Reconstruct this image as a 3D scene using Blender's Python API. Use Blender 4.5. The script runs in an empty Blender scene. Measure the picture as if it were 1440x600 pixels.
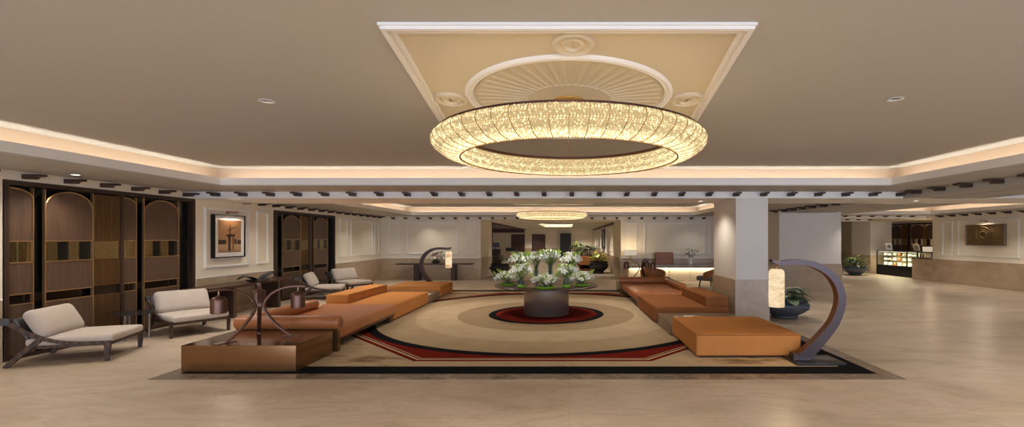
import bpy, bmesh, math, random
from mathutils import Vector, Matrix
random.seed(7)
PI = math.pi
R = math.radians
scn = bpy.context.scene
COL = scn.collection

# ------------------------------------------------------------------ materials
def nt_new(name):
    m = bpy.data.materials.new(name); m.use_nodes = True
    nt = m.node_tree; nt.nodes.clear()
    out = nt.nodes.new('ShaderNodeOutputMaterial')
    return m, nt, out

def N(nt, typ, **kw):
    n = nt.nodes.new(typ)
    for k, v in kw.items():
        if k == 'inp':
            for kk, vv in v.items(): n.inputs[kk].default_value = vv
        else: setattr(n, k, v)
    return n

def L(nt, a, b): nt.links.new(a, b)

def c4(c): return (c[0], c[1], c[2], 1.0)

def srgb(r, g, b):
    f = lambda v: (v/255/12.92) if v/255 <= 0.04045 else ((v/255+0.055)/1.055)**2.4
    return (f(r), f(g), f(b))

def plain(name, col, rough=0.5, metal=0.0, spec=0.5, bump=0.0, bscale=60, var=0.0, vscale=3.0, coat=0.0, sheen=0.0, aniso=0.0, stretch=(1,1,1)):
    m, nt, out = nt_new(name)
    b = N(nt, 'ShaderNodeBsdfPrincipled')
    b.inputs['Base Color'].default_value = c4(col); b.inputs['Roughness'].default_value = rough
    b.inputs['Metallic'].default_value = metal; b.inputs['Specular IOR Level'].default_value = spec
    b.inputs['Coat Weight'].default_value = coat; b.inputs['Sheen Weight'].default_value = sheen
    b.inputs['Anisotropic'].default_value = aniso
    tc = N(nt, 'ShaderNodeTexCoord'); mp = N(nt, 'ShaderNodeMapping'); mp.inputs['Scale'].default_value = stretch
    L(nt, tc.outputs['Object'], mp.inputs['Vector'])
    if var > 0:
        no = N(nt, 'ShaderNodeTexNoise', inp={'Scale': vscale, 'Detail': 5.0, 'Roughness': 0.6})
        L(nt, mp.outputs[0], no.inputs['Vector'])
        cr = N(nt, 'ShaderNodeValToRGB')
        cr.color_ramp.elements[0].position = 0.3; cr.color_ramp.elements[1].position = 0.7
        cr.color_ramp.elements[0].color = c4([x*(1-var) for x in col]); cr.color_ramp.elements[1].color = c4([min(1, x*(1+var)) for x in col])
        L(nt, no.outputs['Fac'], cr.inputs[0]); L(nt, cr.outputs[0], b.inputs['Base Color'])
    if bump > 0:
        n2 = N(nt, 'ShaderNodeTexNoise', inp={'Scale': bscale, 'Detail': 3.0})
        L(nt, mp.outputs[0], n2.inputs['Vector'])
        bp = N(nt, 'ShaderNodeBump', inp={'Strength': bump, 'Distance': 0.01})
        L(nt, n2.outputs['Fac'], bp.inputs['Height']); L(nt, bp.outputs[0], b.inputs['Normal'])
    L(nt, b.outputs[0], out.inputs[0])
    return m

def stone(name, stops, scale=0.5, stretch=(1, 1, 1), rot=0.0, rough=0.2, vein=None, vein_amt=0.25, joints=None, spec=0.5):
    m, nt, out = nt_new(name)
    b = N(nt, 'ShaderNodeBsdfPrincipled'); b.inputs['Roughness'].default_value = rough; b.inputs['Specular IOR Level'].default_value = spec
    tc = N(nt, 'ShaderNodeTexCoord'); mp = N(nt, 'ShaderNodeMapping')
    mp.inputs['Scale'].default_value = stretch; mp.inputs['Rotation'].default_value = (0, 0, rot)
    L(nt, tc.outputs['Object'], mp.inputs['Vector'])
    no = N(nt, 'ShaderNodeTexNoise', inp={'Scale': scale, 'Detail': 9.0, 'Roughness': 0.62, 'Distortion': 0.8})
    L(nt, mp.outputs[0], no.inputs['Vector'])
    cr = N(nt, 'ShaderNodeValToRGB')
    els = cr.color_ramp.elements
    els[0].position = stops[0][0]; els[0].color = c4(stops[0][1]); els[1].position = stops[-1][0]; els[1].color = c4(stops[-1][1])
    for p, c in stops[1:-1]:
        e = els.new(p); e.color = c4(c)
    L(nt, no.outputs['Fac'], cr.inputs[0]); col = cr.outputs[0]
    if vein:
        n2 = N(nt, 'ShaderNodeTexNoise', inp={'Scale': scale*1.7, 'Detail': 6.0, 'Roughness': 0.55, 'Distortion': 1.5})
        L(nt, mp.outputs[0], n2.inputs['Vector'])
        r2 = N(nt, 'ShaderNodeValToRGB')
        e = r2.color_ramp.elements; e[0].position = 0.46; e[0].color = (0, 0, 0, 1); e[1].position = 0.54; e[1].color = (0, 0, 0, 1)
        k = e.new(0.5); k.color = (1, 1, 1, 1)
        L(nt, n2.outputs['Fac'], r2.inputs[0])
        ma = N(nt, 'ShaderNodeMath', operation='MULTIPLY', inp={1: vein_amt}); L(nt, r2.outputs[0], ma.inputs[0])
        mx = N(nt, 'ShaderNodeMix', data_type='RGBA'); L(nt, ma.outputs[0], mx.inputs[0]); L(nt, col, mx.inputs[6]); mx.inputs[7].default_value = c4(vein)
        col = mx.outputs[2]
    if joints:
        br = N(nt, 'ShaderNodeTexBrick', offset=0.0, inp={'Scale': 1.0, 'Mortar Size': 0.0025, 'Brick Width': joints[0], 'Row Height': joints[1], 'Color1': (1, 1, 1, 1), 'Color2': (.93, .93, .93, 1), 'Mortar': (.72, .7, .68, 1)})
        L(nt, tc.outputs['Object'], br.inputs['Vector'])
        mx = N(nt, 'ShaderNodeMix', data_type='RGBA', blend_type='MULTIPLY'); mx.inputs[0].default_value = 1.0
        L(nt, col, mx.inputs[6]); L(nt, br.outputs['Color'], mx.inputs[7]); col = mx.outputs[2]
    L(nt, col, b.inputs['Base Color'])
    L(nt, b.outputs[0], out.inputs[0])
    return m

def wood(name, dark, light, scale=2.0, stretch=(6, 6, 0.6), rough=0.45, rings=True):
    m, nt, out = nt_new(name)
    b = N(nt, 'ShaderNodeBsdfPrincipled'); b.inputs['Roughness'].default_value = rough
    tc = N(nt, 'ShaderNodeTexCoord'); mp = N(nt, 'ShaderNodeMapping'); mp.inputs['Scale'].default_value = stretch
    L(nt, tc.outputs['Object'], mp.inputs['Vector'])
    if rings:
        w = N(nt, 'ShaderNodeTexWave', wave_type='BANDS', bands_direction='X', inp={'Scale': scale, 'Distortion': 9.0, 'Detail': 3.0, 'Detail Scale': 0.6})
        L(nt, mp.outputs[0], w.inputs['Vector']); f = w.outputs['Fac']
    else:
        w = N(nt, 'ShaderNodeTexNoise', inp={'Scale': scale, 'Detail': 6.0, 'Distortion': 0.5}); L(nt, mp.outputs[0], w.inputs['Vector']); f = w.outputs['Fac']
    cr = N(nt, 'ShaderNodeValToRGB'); e = cr.color_ramp.elements
    e[0].position = 0.15; e[0].color = c4(dark); e[1].position = 0.9; e[1].color = c4(light)
    L(nt, f, cr.inputs[0]); L(nt, cr.outputs[0], b.inputs['Base Color']); L(nt, b.outputs[0], out.inputs[0])
    return m

def emit(name, col, s, rand=0.0):
    m, nt, out = nt_new(name)
    e = N(nt, 'ShaderNodeEmission', inp={'Color': c4(col), 'Strength': s})
    if rand > 0:
        g = N(nt, 'ShaderNodeNewGeometry'); pw = N(nt, 'ShaderNodeMath', operation='POWER', inp={1: 3.0}); L(nt, g.outputs['Random Per Island'], pw.inputs[0])
        mm = N(nt, 'ShaderNodeMath', operation='MULTIPLY_ADD', inp={1: rand, 2: s}); L(nt, pw.outputs[0], mm.inputs[0]); L(nt, mm.outputs[0], e.inputs['Strength'])
    L(nt, e.outputs[0], out.inputs[0])
    return m

def glassy(name, col=(1, 1, 1), mix=0.12, rough=0.02):
    m, nt, out = nt_new(name)
    t = N(nt, 'ShaderNodeBsdfTransparent', inp={'Color': c4(col)}); g = N(nt, 'ShaderNodeBsdfGlossy', inp={'Roughness': rough})
    lw = N(nt, 'ShaderNodeLayerWeight', inp={'Blend': 0.5}); pw = N(nt, 'ShaderNodeMath', operation='POWER', inp={1: 4.0}); L(nt, lw.outputs['Facing'], pw.inputs[0]); ad = N(nt, 'ShaderNodeMath', operation='MULTIPLY_ADD', inp={1: 0.5, 2: 0.03}); L(nt, pw.outputs[0], ad.inputs[0])
    mx = N(nt, 'ShaderNodeMixShader'); L(nt, ad.outputs[0], mx.inputs[0]); L(nt, t.outputs[0], mx.inputs[1]); L(nt, g.outputs[0], mx.inputs[2])
    L(nt, mx.outputs[0], out.inputs[0])
    return m

M = {}
M['floor'] = stone('floor_marble', [(0.26, srgb(152, 132, 111)), (0.42, srgb(182, 162, 139)), (0.56, srgb(197, 178, 156)), (0.76, srgb(164, 143, 121))], scale=0.6, stretch=(0.8, 2.0, 1), rot=R(32), rough=0.34, vein=srgb(136, 114, 92), vein_amt=0.25, joints=(1.8, 1.2))
M['dado'] = stone('dado_limestone', [(0.3, srgb(164, 140, 112)), (0.5, srgb(180, 157, 129)), (0.7, srgb(190, 168, 140))], scale=0.9, stretch=(1, 1, 1.6), rough=0.3, vein=srgb(150, 125, 98), vein_amt=0.25)
M['border'] = stone('border_stone', [(0.3, srgb(96, 82, 70)), (0.55, srgb(128, 110, 94)), (0.75, srgb(150, 133, 115))], scale=2.2, stretch=(1, 1, 1), rough=0.25, vein=srgb(170, 155, 138), vein_amt=0.3)
M['wall'] = plain('wall_cream_paint', srgb(230, 218, 196), 0.6)
M['ceil'] = plain('ceiling_paint', srgb(182, 177, 166), 0.75)
M['cove'] = plain('cove_peach_paint', srgb(200, 176, 150), 0.75)
M['panelgold'] = plain('ceiling_panel_cream', srgb(210, 197, 170), 0.7)
M['trim'] = plain('trim_white_paint', srgb(236, 231, 222), 0.55)
M['pillar'] = plain('pillar_paint', srgb(222, 214, 202), 0.6)
M['bracket'] = plain('dark_timber', srgb(60, 42, 33), 0.45)
M['dwood'] = wood('dark_walnut', srgb(38, 24, 17), srgb(66, 43, 30), scale=1.4)
M['swood'] = wood('screen_walnut', srgb(62, 45, 34), srgb(104, 78, 60), scale=2.2, stretch=(9, 9, 0.7), rings=False)
M['chairwood'] = wood('chair_walnut', srgb(54, 37, 26), srgb(84, 58, 41), scale=1.6, stretch=(2, 5, 5), rough=0.6)
M['redwood'] = wood('red_brown_wood', srgb(56, 34, 26), srgb(80, 50, 38), scale=0.8)
M['brass'] = plain('aged_brass', srgb(178, 142, 100), 0.4, 0.85)
M['lat'] = plain('lattice_bronze', srgb(128, 98, 66), 0.42, 0.8)
M['gold'] = plain('gold_leaf', srgb(205, 160, 80), 0.4, 0.5, bump=0.6, bscale=30)
M['gmirror'] = plain('antique_gold_mirror', srgb(126, 110, 82), 0.2, 1.0, var=0.35, vscale=40, bump=0.25, bscale=25)
M['bmirror'] = plain('black_mirror', srgb(22, 19, 16), 0.12, 0.0, spec=0.25)
M['latback'] = plain('lattice_backing', srgb(46, 36, 26), 0.4, 0.5)
M['velvet'] = plain('orange_velvet', srgb(182, 120, 64), 0.85, spec=0.1, var=0.08, vscale=2.5, bump=0.15, bscale=160)
M['velvet2'] = plain('rust_velvet', srgb(138, 86, 48), 0.85, spec=0.1, var=0.1, vscale=2.5, bump=0.15, bscale=160)
M['leather'] = plain('tan_leather', srgb(164, 98, 54), 0.34, var=0.12, vscale=4, bump=0.2, bscale=90)
M['bronze'] = plain('patinated_bronze', srgb(128, 92, 58), 0.24, 0.75, var=0.12, vscale=1.5)
M['bronzetop'] = plain('polished_bronze', srgb(120, 86, 60), 0.13, 0.8)
M['bronze2'] = plain('dark_bronze', srgb(92, 62, 50), 0.35, 0.7)
M['copper'] = plain('brown_copper', srgb(108, 76, 64), 0.36, 0.7)
M['steel'] = plain('brushed_dark_steel', srgb(150, 136, 122), 0.34, 0.75, aniso=0.6, var=0.15, vscale=4, stretch=(1, 1, 60))
M['ttop'] = plain('table_top_wood', srgb(66, 46, 34), 0.3, spec=0.25, var=0.15, vscale=3, stretch=(1, 6, 1))
M['slab'] = stone('slab_stone', [(0.3, srgb(98, 78, 60)), (0.7, srgb(128, 104, 82))], scale=2, rough=0.35)
M['linen'] = plain('oatmeal_linen', srgb(180, 165, 150), 0.85, sheen=0.2, var=0.04, vscale=6, bump=0.25, bscale=220)
M['dkleather'] = plain('slate_leather', srgb(66, 62, 62), 0.45)
M['arcblue'] = plain('dark_arc_metal', srgb(74, 62, 62), 0.32, 0.7)
M['arcbrown'] = plain('arc_brown_inner', srgb(104, 66, 40), 0.4, 0.5)
M['black'] = plain('black_metal', srgb(24, 23, 24), 0.3, 0.3)
M['blackstone'] = plain('black_stone', srgb(36, 36, 38), 0.2)
M['pot'] = plain('slate_blue_glaze', srgb(66, 70, 77), 0.45, var=0.15, vscale=5)
M['pot2'] = plain('charcoal_glaze', srgb(48, 46, 46), 0.5, var=0.15, vscale=5)
M['soil'] = plain('potting_soil', srgb(44, 34, 26), 0.95)
M['leafd'] = plain('dark_leaf', srgb(62, 84, 46), 0.45, var=0.25, vscale=8)
M['leafg'] = plain('grey_green_leaf', srgb(128, 140, 112), 0.45, var=0.2, vscale=8)
M['leaf'] = plain('fresh_leaf', srgb(156, 188, 70), 0.45, var=0.25, vscale=8)
M['leafy'] = plain('yellow_leaf', srgb(190, 176, 62), 0.45, var=0.3, vscale=10)
M['moss'] = plain('lime_moss', srgb(106, 156, 26), 0.6, var=0.3, vscale=30)
M['petal'] = plain('white_petal', srgb(246, 244, 228), 0.5)
M['petalc'] = plain('green_throat', srgb(196, 208, 120), 0.5)
M['pink'] = plain('pink_petal', srgb(214, 140, 140), 0.5)
M['twig'] = plain('twig', srgb(70, 54, 40), 0.8)
M['glass'] = glassy('clear_glass', (0.93, 0.97, 0.95))
M['water'] = glassy('vase_water', (0.72, 0.86, 0.93))
M['paper'] = plain('white_paper', srgb(228, 224, 216), 0.6)
M['white'] = plain('white_ceramic', srgb(230, 228, 222), 0.3)
M['grey'] = plain('grey_fabric', srgb(122, 116, 112), 0.85, bump=0.2, bscale=150)
M['chbrown'] = plain('caramel_leather', srgb(158, 98, 52), 0.4, var=0.1, vscale=4)
M['desk'] = stone('desk_stone', [(0.3, srgb(140, 122, 104)), (0.7, srgb(176, 158, 138))], scale=2.5, rough=0.25)
M['deskfront'] = plain('desk_front_onyx', srgb(222, 204, 170), 0.35)
M['shade'] = emit('lamp_shade_glow', (1.0, 0.84, 0.62), 0.27)
def crystal_mat():
    m, nt, out = nt_new('crystal_glow')
    e = N(nt, 'ShaderNodeEmission', inp={'Color': (1.0, 0.76, 0.39, 1)})
    g = N(nt, 'ShaderNodeNewGeometry'); pw = N(nt, 'ShaderNodeMath', operation='POWER', inp={1: 3.0}); L(nt, g.outputs['Random Per Island'], pw.inputs[0])
    tc = N(nt, 'ShaderNodeTexCoord'); sp = N(nt, 'ShaderNodeSeparateXYZ'); L(nt, tc.outputs['Object'], sp.inputs[0])
    mr = N(nt, 'ShaderNodeMapRange', inp={1: -0.64, 2: -0.41, 3: 0.0, 4: 1.0}); L(nt, sp.outputs[2], mr.inputs[0])
    cr = N(nt, 'ShaderNodeValToRGB'); els = cr.color_ramp.elements
    els[0].position = 0.0; els[0].color = (.95, .95, .95, 1); els[1].position = 1.0; els[1].color = (.4, .4, .4, 1)
    for p, v in ((.12, .9), (.25, .42), (.38, .5), (.46, .85), (.54, .5), (.68, .42), (.78, .7), (.86, .45)):
        k = els.new(p); k.color = (v, v, v, 1)
    L(nt, mr.outputs[0], cr.inputs[0])
    mm = N(nt, 'ShaderNodeMath', operation='MULTIPLY_ADD', inp={1: 1.15, 2: 0.62}); L(nt, pw.outputs[0], mm.inputs[0])
    m2 = N(nt, 'ShaderNodeMath', operation='MULTIPLY'); L(nt, mm.outputs[0], m2.inputs[0]); L(nt, cr.outputs[0], m2.inputs[1]); L(nt, m2.outputs[0], e.inputs['Strength'])
    L(nt, e.outputs[0], out.inputs[0]); return m
M['bead'] = crystal_mat()
M['core'] = emit('crystal_core', (1.0, 0.68, 0.30), 0.30)
M['led'] = emit('led_lens', (1.0, 0.86, 0.7), 6.0)
M['caseled'] = emit('case_led', (1.0, 0.88, 0.62), 1.2)

def alabaster():
    m, nt, out = nt_new('glowing_alabaster')
    tc = N(nt, 'ShaderNodeTexCoord'); no = N(nt, 'ShaderNodeTexNoise', inp={'Scale': 4.0, 'Detail': 8.0, 'Roughness': 0.65, 'Distortion': 0.6})
    mp = N(nt, 'ShaderNodeMapping'); mp.inputs['Scale'].default_value = (1, 1, 2.2); L(nt, tc.outputs['Object'], mp.inputs['Vector']); L(nt, mp.outputs[0], no.inputs['Vector'])
    cr = N(nt, 'ShaderNodeValToRGB'); e = cr.color_ramp.elements
    e[0].position = 0.34; e[0].color = c4(srgb(206, 150, 88)); e[1].position = 0.54; e[1].color = c4(srgb(255, 230, 190))
    L(nt, no.outputs['Fac'], cr.inputs[0])
    em = N(nt, 'ShaderNodeEmission', inp={'Strength': 0.45}); L(nt, cr.outputs[0], em.inputs['Color'])
    L(nt, em.outputs[0], out.inputs[0])
    return m
M['alabaster'] = alabaster()

def carpet_mat():
    m, nt, out = nt_new('patterned_carpet')
    b = N(nt, 'ShaderNodeBsdfPrincipled'); b.inputs['Roughness'].default_value = 1.0; b.inputs['Specular IOR Level'].default_value = 0.03
    tc = N(nt, 'ShaderNodeTexCoord'); sp = N(nt, 'ShaderNodeSeparateXYZ'); L(nt, tc.outputs['Object'], sp.inputs[0])
    def mth(op, a, b_=None, **k):
        n = N(nt, 'ShaderNodeMath', operation=op)
        for i, v in enumerate((a, b_)):
            if v is None: continue
            if isinstance(v, (int, float)): n.inputs[i].default_value = v
            else: L(nt, v, n.inputs[i])
        return n.outputs[0]
    x, y = sp.outputs[0], sp.outputs[1]
    ax, ay = mth('ABSOLUTE', x), mth('ABSOLUTE', y)
    r = mth('SQRT', mth('ADD', mth('MULTIPLY', x, x), mth('MULTIPLY', y, y)))
    o = mth('MAXIMUM', mth('MAXIMUM', ax, ay), mth('MULTIPLY', mth('ADD', ax, ay), 0.70711))
    e = mth('MAXIMUM', mth('SUBTRACT', ax, CW), mth('SUBTRACT', ay, CD))     # <0 inside
    wob = N(nt, 'ShaderNodeTexNoise', inp={'Scale': 1.1, 'Detail': 7.0, 'Roughness': 0.7}); L(nt, tc.outputs['Object'], wob.inputs['Vector'])
    def ramp(fac, stops, interp='CONSTANT'):
        cr = N(nt, 'ShaderNodeValToRGB'); cr.color_ramp.interpolation = interp
        els = cr.color_ramp.elements
        while len(els) > 1: els.remove(els[-1])
        els[0].position = stops[0][0]; els[0].color = c4(stops[0][1])
        for p, c in stops[1:]:
            k = els.new(p); k.color = c4(c)
        L(nt, fac, cr.inputs[0]); return cr.outputs[0]
    sand = srgb(186, 162, 130); sand2 = srgb(172, 148, 116); sand3 = srgb(156, 132, 102); blk = srgb(26, 26, 27); red = srgb(112, 32, 22); crm = srgb(196, 172, 140)
    disc = ramp(mth('DIVIDE', r, 5.0), [(0, red), (1.24/5, blk), (1.42/5, sand3), (2.15/5, sand), (3.1/5, sand2), (3.94/5, blk)])
    octc = ramp(mth('DIVIDE', o, 5.0), [(0, red), (4.22/5, crm), (4.24/5, red), (4.285/5, crm), (4.335/5, red)])
    fieldn = mth('ADD', mth('MULTIPLY', wob.outputs['Fac'], 1.0), mth('MULTIPLY', e, 0.10))
    st = N(nt, 'ShaderNodeTexNoise', inp={'Scale': 1.0, 'Detail': 8.0, 'Roughness': 0.7})
    mp = N(nt, 'ShaderNodeMapping'); mp.inputs['Scale'].default_value = (0.5, 2.0, 1); L(nt, tc.outputs['Object'], mp.inputs['Vector']); L(nt, mp.outputs[0], st.inputs['Vector'])
    field = ramp(st.outputs['Fac'], [(0, sand), (0.57, srgb(150, 124, 94)), (0.62, srgb(126, 102, 76)), (0.68, sand)])
    def mix(f, a, b_):
        mx = N(nt, 'ShaderNodeMix', data_type='RGBA'); L(nt, f, mx.inputs[0]); L(nt, a, mx.inputs[6])
        if isinstance(b_, tuple): mx.inputs[7].default_value = c4(b_)
        else: L(nt, b_, mx.inputs[7])
        return mx.outputs[2]
    inoct = mth('LESS_THAN', o, 4.42); indisc = mth('LESS_THAN', r, 4.14); inband = mth('GREATER_THAN', e, -0.33)
    col = mix(inoct, field, octc); col = mix(indisc, col, disc); col = mix(inband, col, blk)
    fz = N(nt, 'ShaderNodeTexNoise', inp={'Scale': 2.0, 'Detail': 8.0, 'Roughness': 0.75}); L(nt, tc.outputs['Object'], fz.inputs['Vector'])
    fr = N(nt, 'ShaderNodeMapRange', inp={1: 0.3, 2: 0.7, 3: 0.88, 4: 1.1}); L(nt, fz.outputs['Fac'], fr.inputs[0])
    mm = N(nt, 'ShaderNodeMix', data_type='RGBA', blend_type='MULTIPLY'); mm.inputs[0].default_value = 1.0; L(nt, col, mm.inputs[6]); L(nt, fr.outputs[0], mm.inputs[7])
    L(nt, mm.outputs[2], b.inputs['Base Color'])
    bn = N(nt, 'ShaderNodeTexNoise', inp={'Scale': 120.0}); L(nt, tc.outputs['Object'], bn.inputs['Vector'])
    bp = N(nt, 'ShaderNodeBump', inp={'Strength': 0.3, 'Distance': 0.01}); L(nt, bn.outputs['Fac'], bp.inputs['Height']); L(nt, bp.outputs[0], b.inputs['Normal'])
    L(nt, b.outputs[0], out.inputs[0]); return m
CW, CD = 4.86, 5.03
M['carpet'] = carpet_mat()

def picture_mat():
    m, nt, out = nt_new('sepia_print')
    b = N(nt, 'ShaderNodeBsdfPrincipled', inp={'Roughness': 0.4})
    tc = N(nt, 'ShaderNodeTexCoord'); sp = N(nt, 'ShaderNodeSeparateXYZ'); L(nt, tc.outputs['Object'], sp.inputs[0])
    mr = N(nt, 'ShaderNodeMapRange', inp={1: -0.4, 2: 0.4, 3: 0.0, 4: 1.0}); L(nt, sp.outputs[2], mr.inputs[0])
    no = N(nt, 'ShaderNodeTexNoise', inp={'Scale': 9.0, 'Detail': 6.0}); L(nt, tc.outputs['Object'], no.inputs['Vector'])
    ad = N(nt, 'ShaderNodeMath', operation='MULTIPLY_ADD', inp={1: 0.12, 2: -0.06}); L(nt, no.outputs['Fac'], ad.inputs[0])
    a2 = N(nt, 'ShaderNodeMath', operation='ADD'); L(nt, mr.outputs[0], a2.inputs[0]); L(nt, ad.outputs[0], a2.inputs[1])
    cr = N(nt, 'ShaderNodeValToRGB'); e = cr.color_ramp.elements
    e[0].position = 0.0; e[0].color = c4(srgb(120, 84, 56)); e[1].position = 1.0; e[1].color = c4(srgb(150, 108, 74))
    for p, c in ((0.1, srgb(176, 142, 104)), (0.24, srgb(186, 152, 114)), (0.3, srgb(170, 130, 92))):
        k = e.new(p); k.color = c4(c)
    L(nt, a2.outputs[0], cr.inputs[0]); L(nt, cr.outputs[0], b.inputs['Base Color']); L(nt, b.outputs[0], out.inputs[0]); return m
M['print'] = picture_mat()
M['inkd'] = plain('sepia_ink', srgb(64, 44, 32), 0.5)
M['inkl'] = plain('sepia_light', srgb(200, 170, 130), 0.5)
M['plaque'] = plain('bronze_relief', srgb(128, 106, 74), 0.4, 0.6, var=0.2, vscale=12, bump=0.4, bscale=18)

# ------------------------------------------------------------------ mesh builder
class MB:
    def __init__(s): s.bm = bmesh.new()
    def _add(s, verts, faces):
        vs = [s.bm.verts.new(v) for v in verts]
        for f in faces:
            try: s.bm.faces.new([vs[i] for i in f])
            except ValueError: pass
        return vs
    def box(s, x0, x1, y0, y1, z0, z1):
        v = [(x0, y0, z0), (x1, y0, z0), (x1, y1, z0), (x0, y1, z0), (x0, y0, z1), (x1, y0, z1), (x1, y1, z1), (x0, y1, z1)]
        s._add(v, [(0, 3, 2, 1), (4, 5, 6, 7), (0, 1, 5, 4), (1, 2, 6, 5), (2, 3, 7, 6), (3, 0, 4, 7)]); return s
    def rbox(s, x0, x1, y0, y1, z0, z1, r=0.02, bulge=0.0, n=6, mat=None, seg=3, sag=0.0):
        c = Vector(((x0+x1)/2, (y0+y1)/2, (z0+z1)/2)); h = Vector(((x1-x0)/2, (y1-y0)/2, (z1-z0)/2))
        r = min(r, h.x*.99, h.y*.99, h.z*.99)
        def axis(hh):
            inn = hh-r
            pts = [-hh+r*(1-math.cos(k/seg*PI/2)) if False else -hh + r*k/seg for k in range(seg)]
            pts += [-inn + 2*inn*k/n for k in range(n+1)]
            pts += [hh - r*k/seg for k in range(seg-1, -1, -1)]
            return pts
        A = [axis(h.x), axis(h.y), axis(h.z)]
        cache = {}
        def vert(p):
            key = (round(p[0], 5), round(p[1], 5), round(p[2], 5))
            if key in cache: return cache[key]
            inn = Vector([max(-(h[i]-r), min(h[i]-r, p[i])) for i in range(3)])
            d = Vector(p)-inn
            q = inn + (d.normalized()*r if d.length > 1e-9 else d)
            if bulge or sag:
                fx = 1-(q.x/h.x)**2; fy = 1-(q.y/h.y)**2
                w = max(0, fx)*max(0, fy)
                if q.z > 0: q.z += bulge*w - sag*w
                else: q.z -= bulge*w*0.3
            q = q + c
            if mat is not None: q = mat @ q
            v = s.bm.verts.new(q); cache[key] = v; return v
        for ax in range(3):
            u, w = [(1, 2), (2, 0), (0, 1)][ax]
            for sg in (-1, 1):
                U, Wp = A[u], A[w]
                for i in range(len(U)-1):
                    for j in range(len(Wp)-1):
                        quad = []
                        for (a, b) in ((i, j), (i+1, j), (i+1, j+1), (i, j+1)):
                            p = [0, 0, 0]; p[ax] = sg*h[ax]; p[u] = U[a]; p[w] = Wp[b]; quad.append(vert(p))
                        if sg < 0: quad.reverse()
                        if len(set(quad)) > 2:
                            try: s.bm.faces.new(quad)
                            except ValueError: pass
        return s
    def prism(s, pts, axis, a0, a1):
        # pts: 2D outline (ccw); axis 'x': (y,z) ; 'y': (x,z) ; 'z': (x,y)
        def P(p, a): return {'x': (a, p[0], p[1]), 'y': (p[0], a, p[1]), 'z': (p[0], p[1], a)}[axis]
        n = len(pts); v = [P(p, a0) for p in pts]+[P(p, a1) for p in pts]
        f = [tuple(range(n))[::-1], tuple(range(n, 2*n))]+[(i, (i+1) % n, n+(i+1) % n, n+i) for i in range(n)]
        s._add(v, f); return s
    def lathe(s, prof, cx=0, cy=0, n=32, sx=1.0, sy=1.0, closed=False):
        rings = []
        for (r, z) in prof:
            if r < 1e-6: rings.append([s.bm.verts.new((cx, cy, z))])
            else: rings.append([s.bm.verts.new((cx+r*sx*math.cos(2*PI*k/n), cy+r*sy*math.sin(2*PI*k/n), z)) for k in range(n)])
        pr = list(zip(rings[:-1], rings[1:])) + ([(rings[-1], rings[0])] if closed else [])
        for a, b in pr:
            for k in range(n):
                k2 = (k+1) % n
                if len(a) == 1 and len(b) == 1: continue
                if len(a) == 1: f = [a[0], b[k2], b[k]]
                elif len(b) == 1: f = [a[k], a[k2], b[0]]
                else: f = [a[k], a[k2], b[k2], b[k]]
                try: s.bm.faces.new(f)
                except ValueError: pass
        return s
    def tube(s, path, rad, n=8, caps=True):
        path = [Vector(p) for p in path]; rads = rad if isinstance(rad, (list, tuple)) else [rad]*len(path)
        rings = []; up = Vector((0, 0, 1))
        for i, p in enumerate(path):
            t = (path[min(i+1, len(path)-1)]-path[max(i-1, 0)]).normalized()
            a = up.cross(t)
            if a.length < 1e-3: a = Vector((1, 0, 0)).cross(t)
            a.normalize(); b = t.cross(a)
            rings.append([s.bm.verts.new(p+a*rads[i]*math.cos(2*PI*k/n)+b*rads[i]*math.sin(2*PI*k/n)) for k in range(n)])
        for a, b in zip(rings[:-1], rings[1:]):
            for k in range(n): s.bm.faces.new([a[k], a[(k+1) % n], b[(k+1) % n], b[k]])
        if caps:
            s.bm.faces.new(rings[0][::-1]); s.bm.faces.new(rings[-1])
        return s
    def ribbon(s, path, side, w, t):
        # rectangular bar swept along path; side = fixed side vector (width direction); w,t may be lists
        path = [Vector(p) for p in path]; side = Vector(side).normalized(); rings = []
        m = len(path)
        for i, p in enumerate(path):
            tg = (path[min(i+1, m-1)]-path[max(i-1, 0)]).normalized(); nn = tg.cross(side).normalized()
            ww = w[i] if isinstance(w, list) else w; tt = t[i] if isinstance(t, list) else t
            rings.append([s.bm.verts.new(p+side*a*ww/2+nn*b*tt/2) for a, b in ((-1, -1), (1, -1), (1, 1), (-1, 1))])
        for a, b in zip(rings[:-1], rings[1:]):
            for k in range(4): s.bm.faces.new([a[k], a[(k+1) % 4], b[(k+1) % 4], b[k]])
        s.bm.faces.new(rings[0][::-1]); s.bm.faces.new(rings[-1]); return s
    def leaf(s, base, d, length, width, droop=0.3, up=None, fold=0.15, n=4):
        base = Vector(base); d = Vector(d).normalized(); up = Vector(up or (0, 0, 1))
        side = d.cross(up)
        if side.length < 1e-3: side = Vector((1, 0, 0))
        side.normalize(); nrm = side.cross(d).normalized()
        rows = []
        for i in range(n+1):
            t = i/n; c = base+d*length*t - nrm*0 + Vector((0, 0, -1))*droop*length*t*t
            w = width*math.sin(PI*min(1, 0.08+t*0.92))**0.8*0.5
            rows.append([s.bm.verts.new(c-side*w+nrm*fold*w), s.bm.verts.new(c), s.bm.verts.new(c+side*w+nrm*fold*w)])
        for a, b in zip(rows[:-1], rows[1:]):
            s.bm.faces.new([a[0], a[1], b[1], b[0]]); s.bm.faces.new([a[1], a[2], b[2], b[1]])
        return s
    def octa(s, p, r, rz=None):
        rz = rz or r; x, y, z = p
        s._add([(x+r, y, z), (x, y+r, z), (x-r, y, z), (x, y-r, z), (x, y, z+rz), (x, y, z-rz)],
               [(0, 1, 4), (1, 2, 4), (2, 3, 4), (3, 0, 4), (1, 0, 5), (2, 1, 5), (3, 2, 5), (0, 3, 5)]); return s
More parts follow.
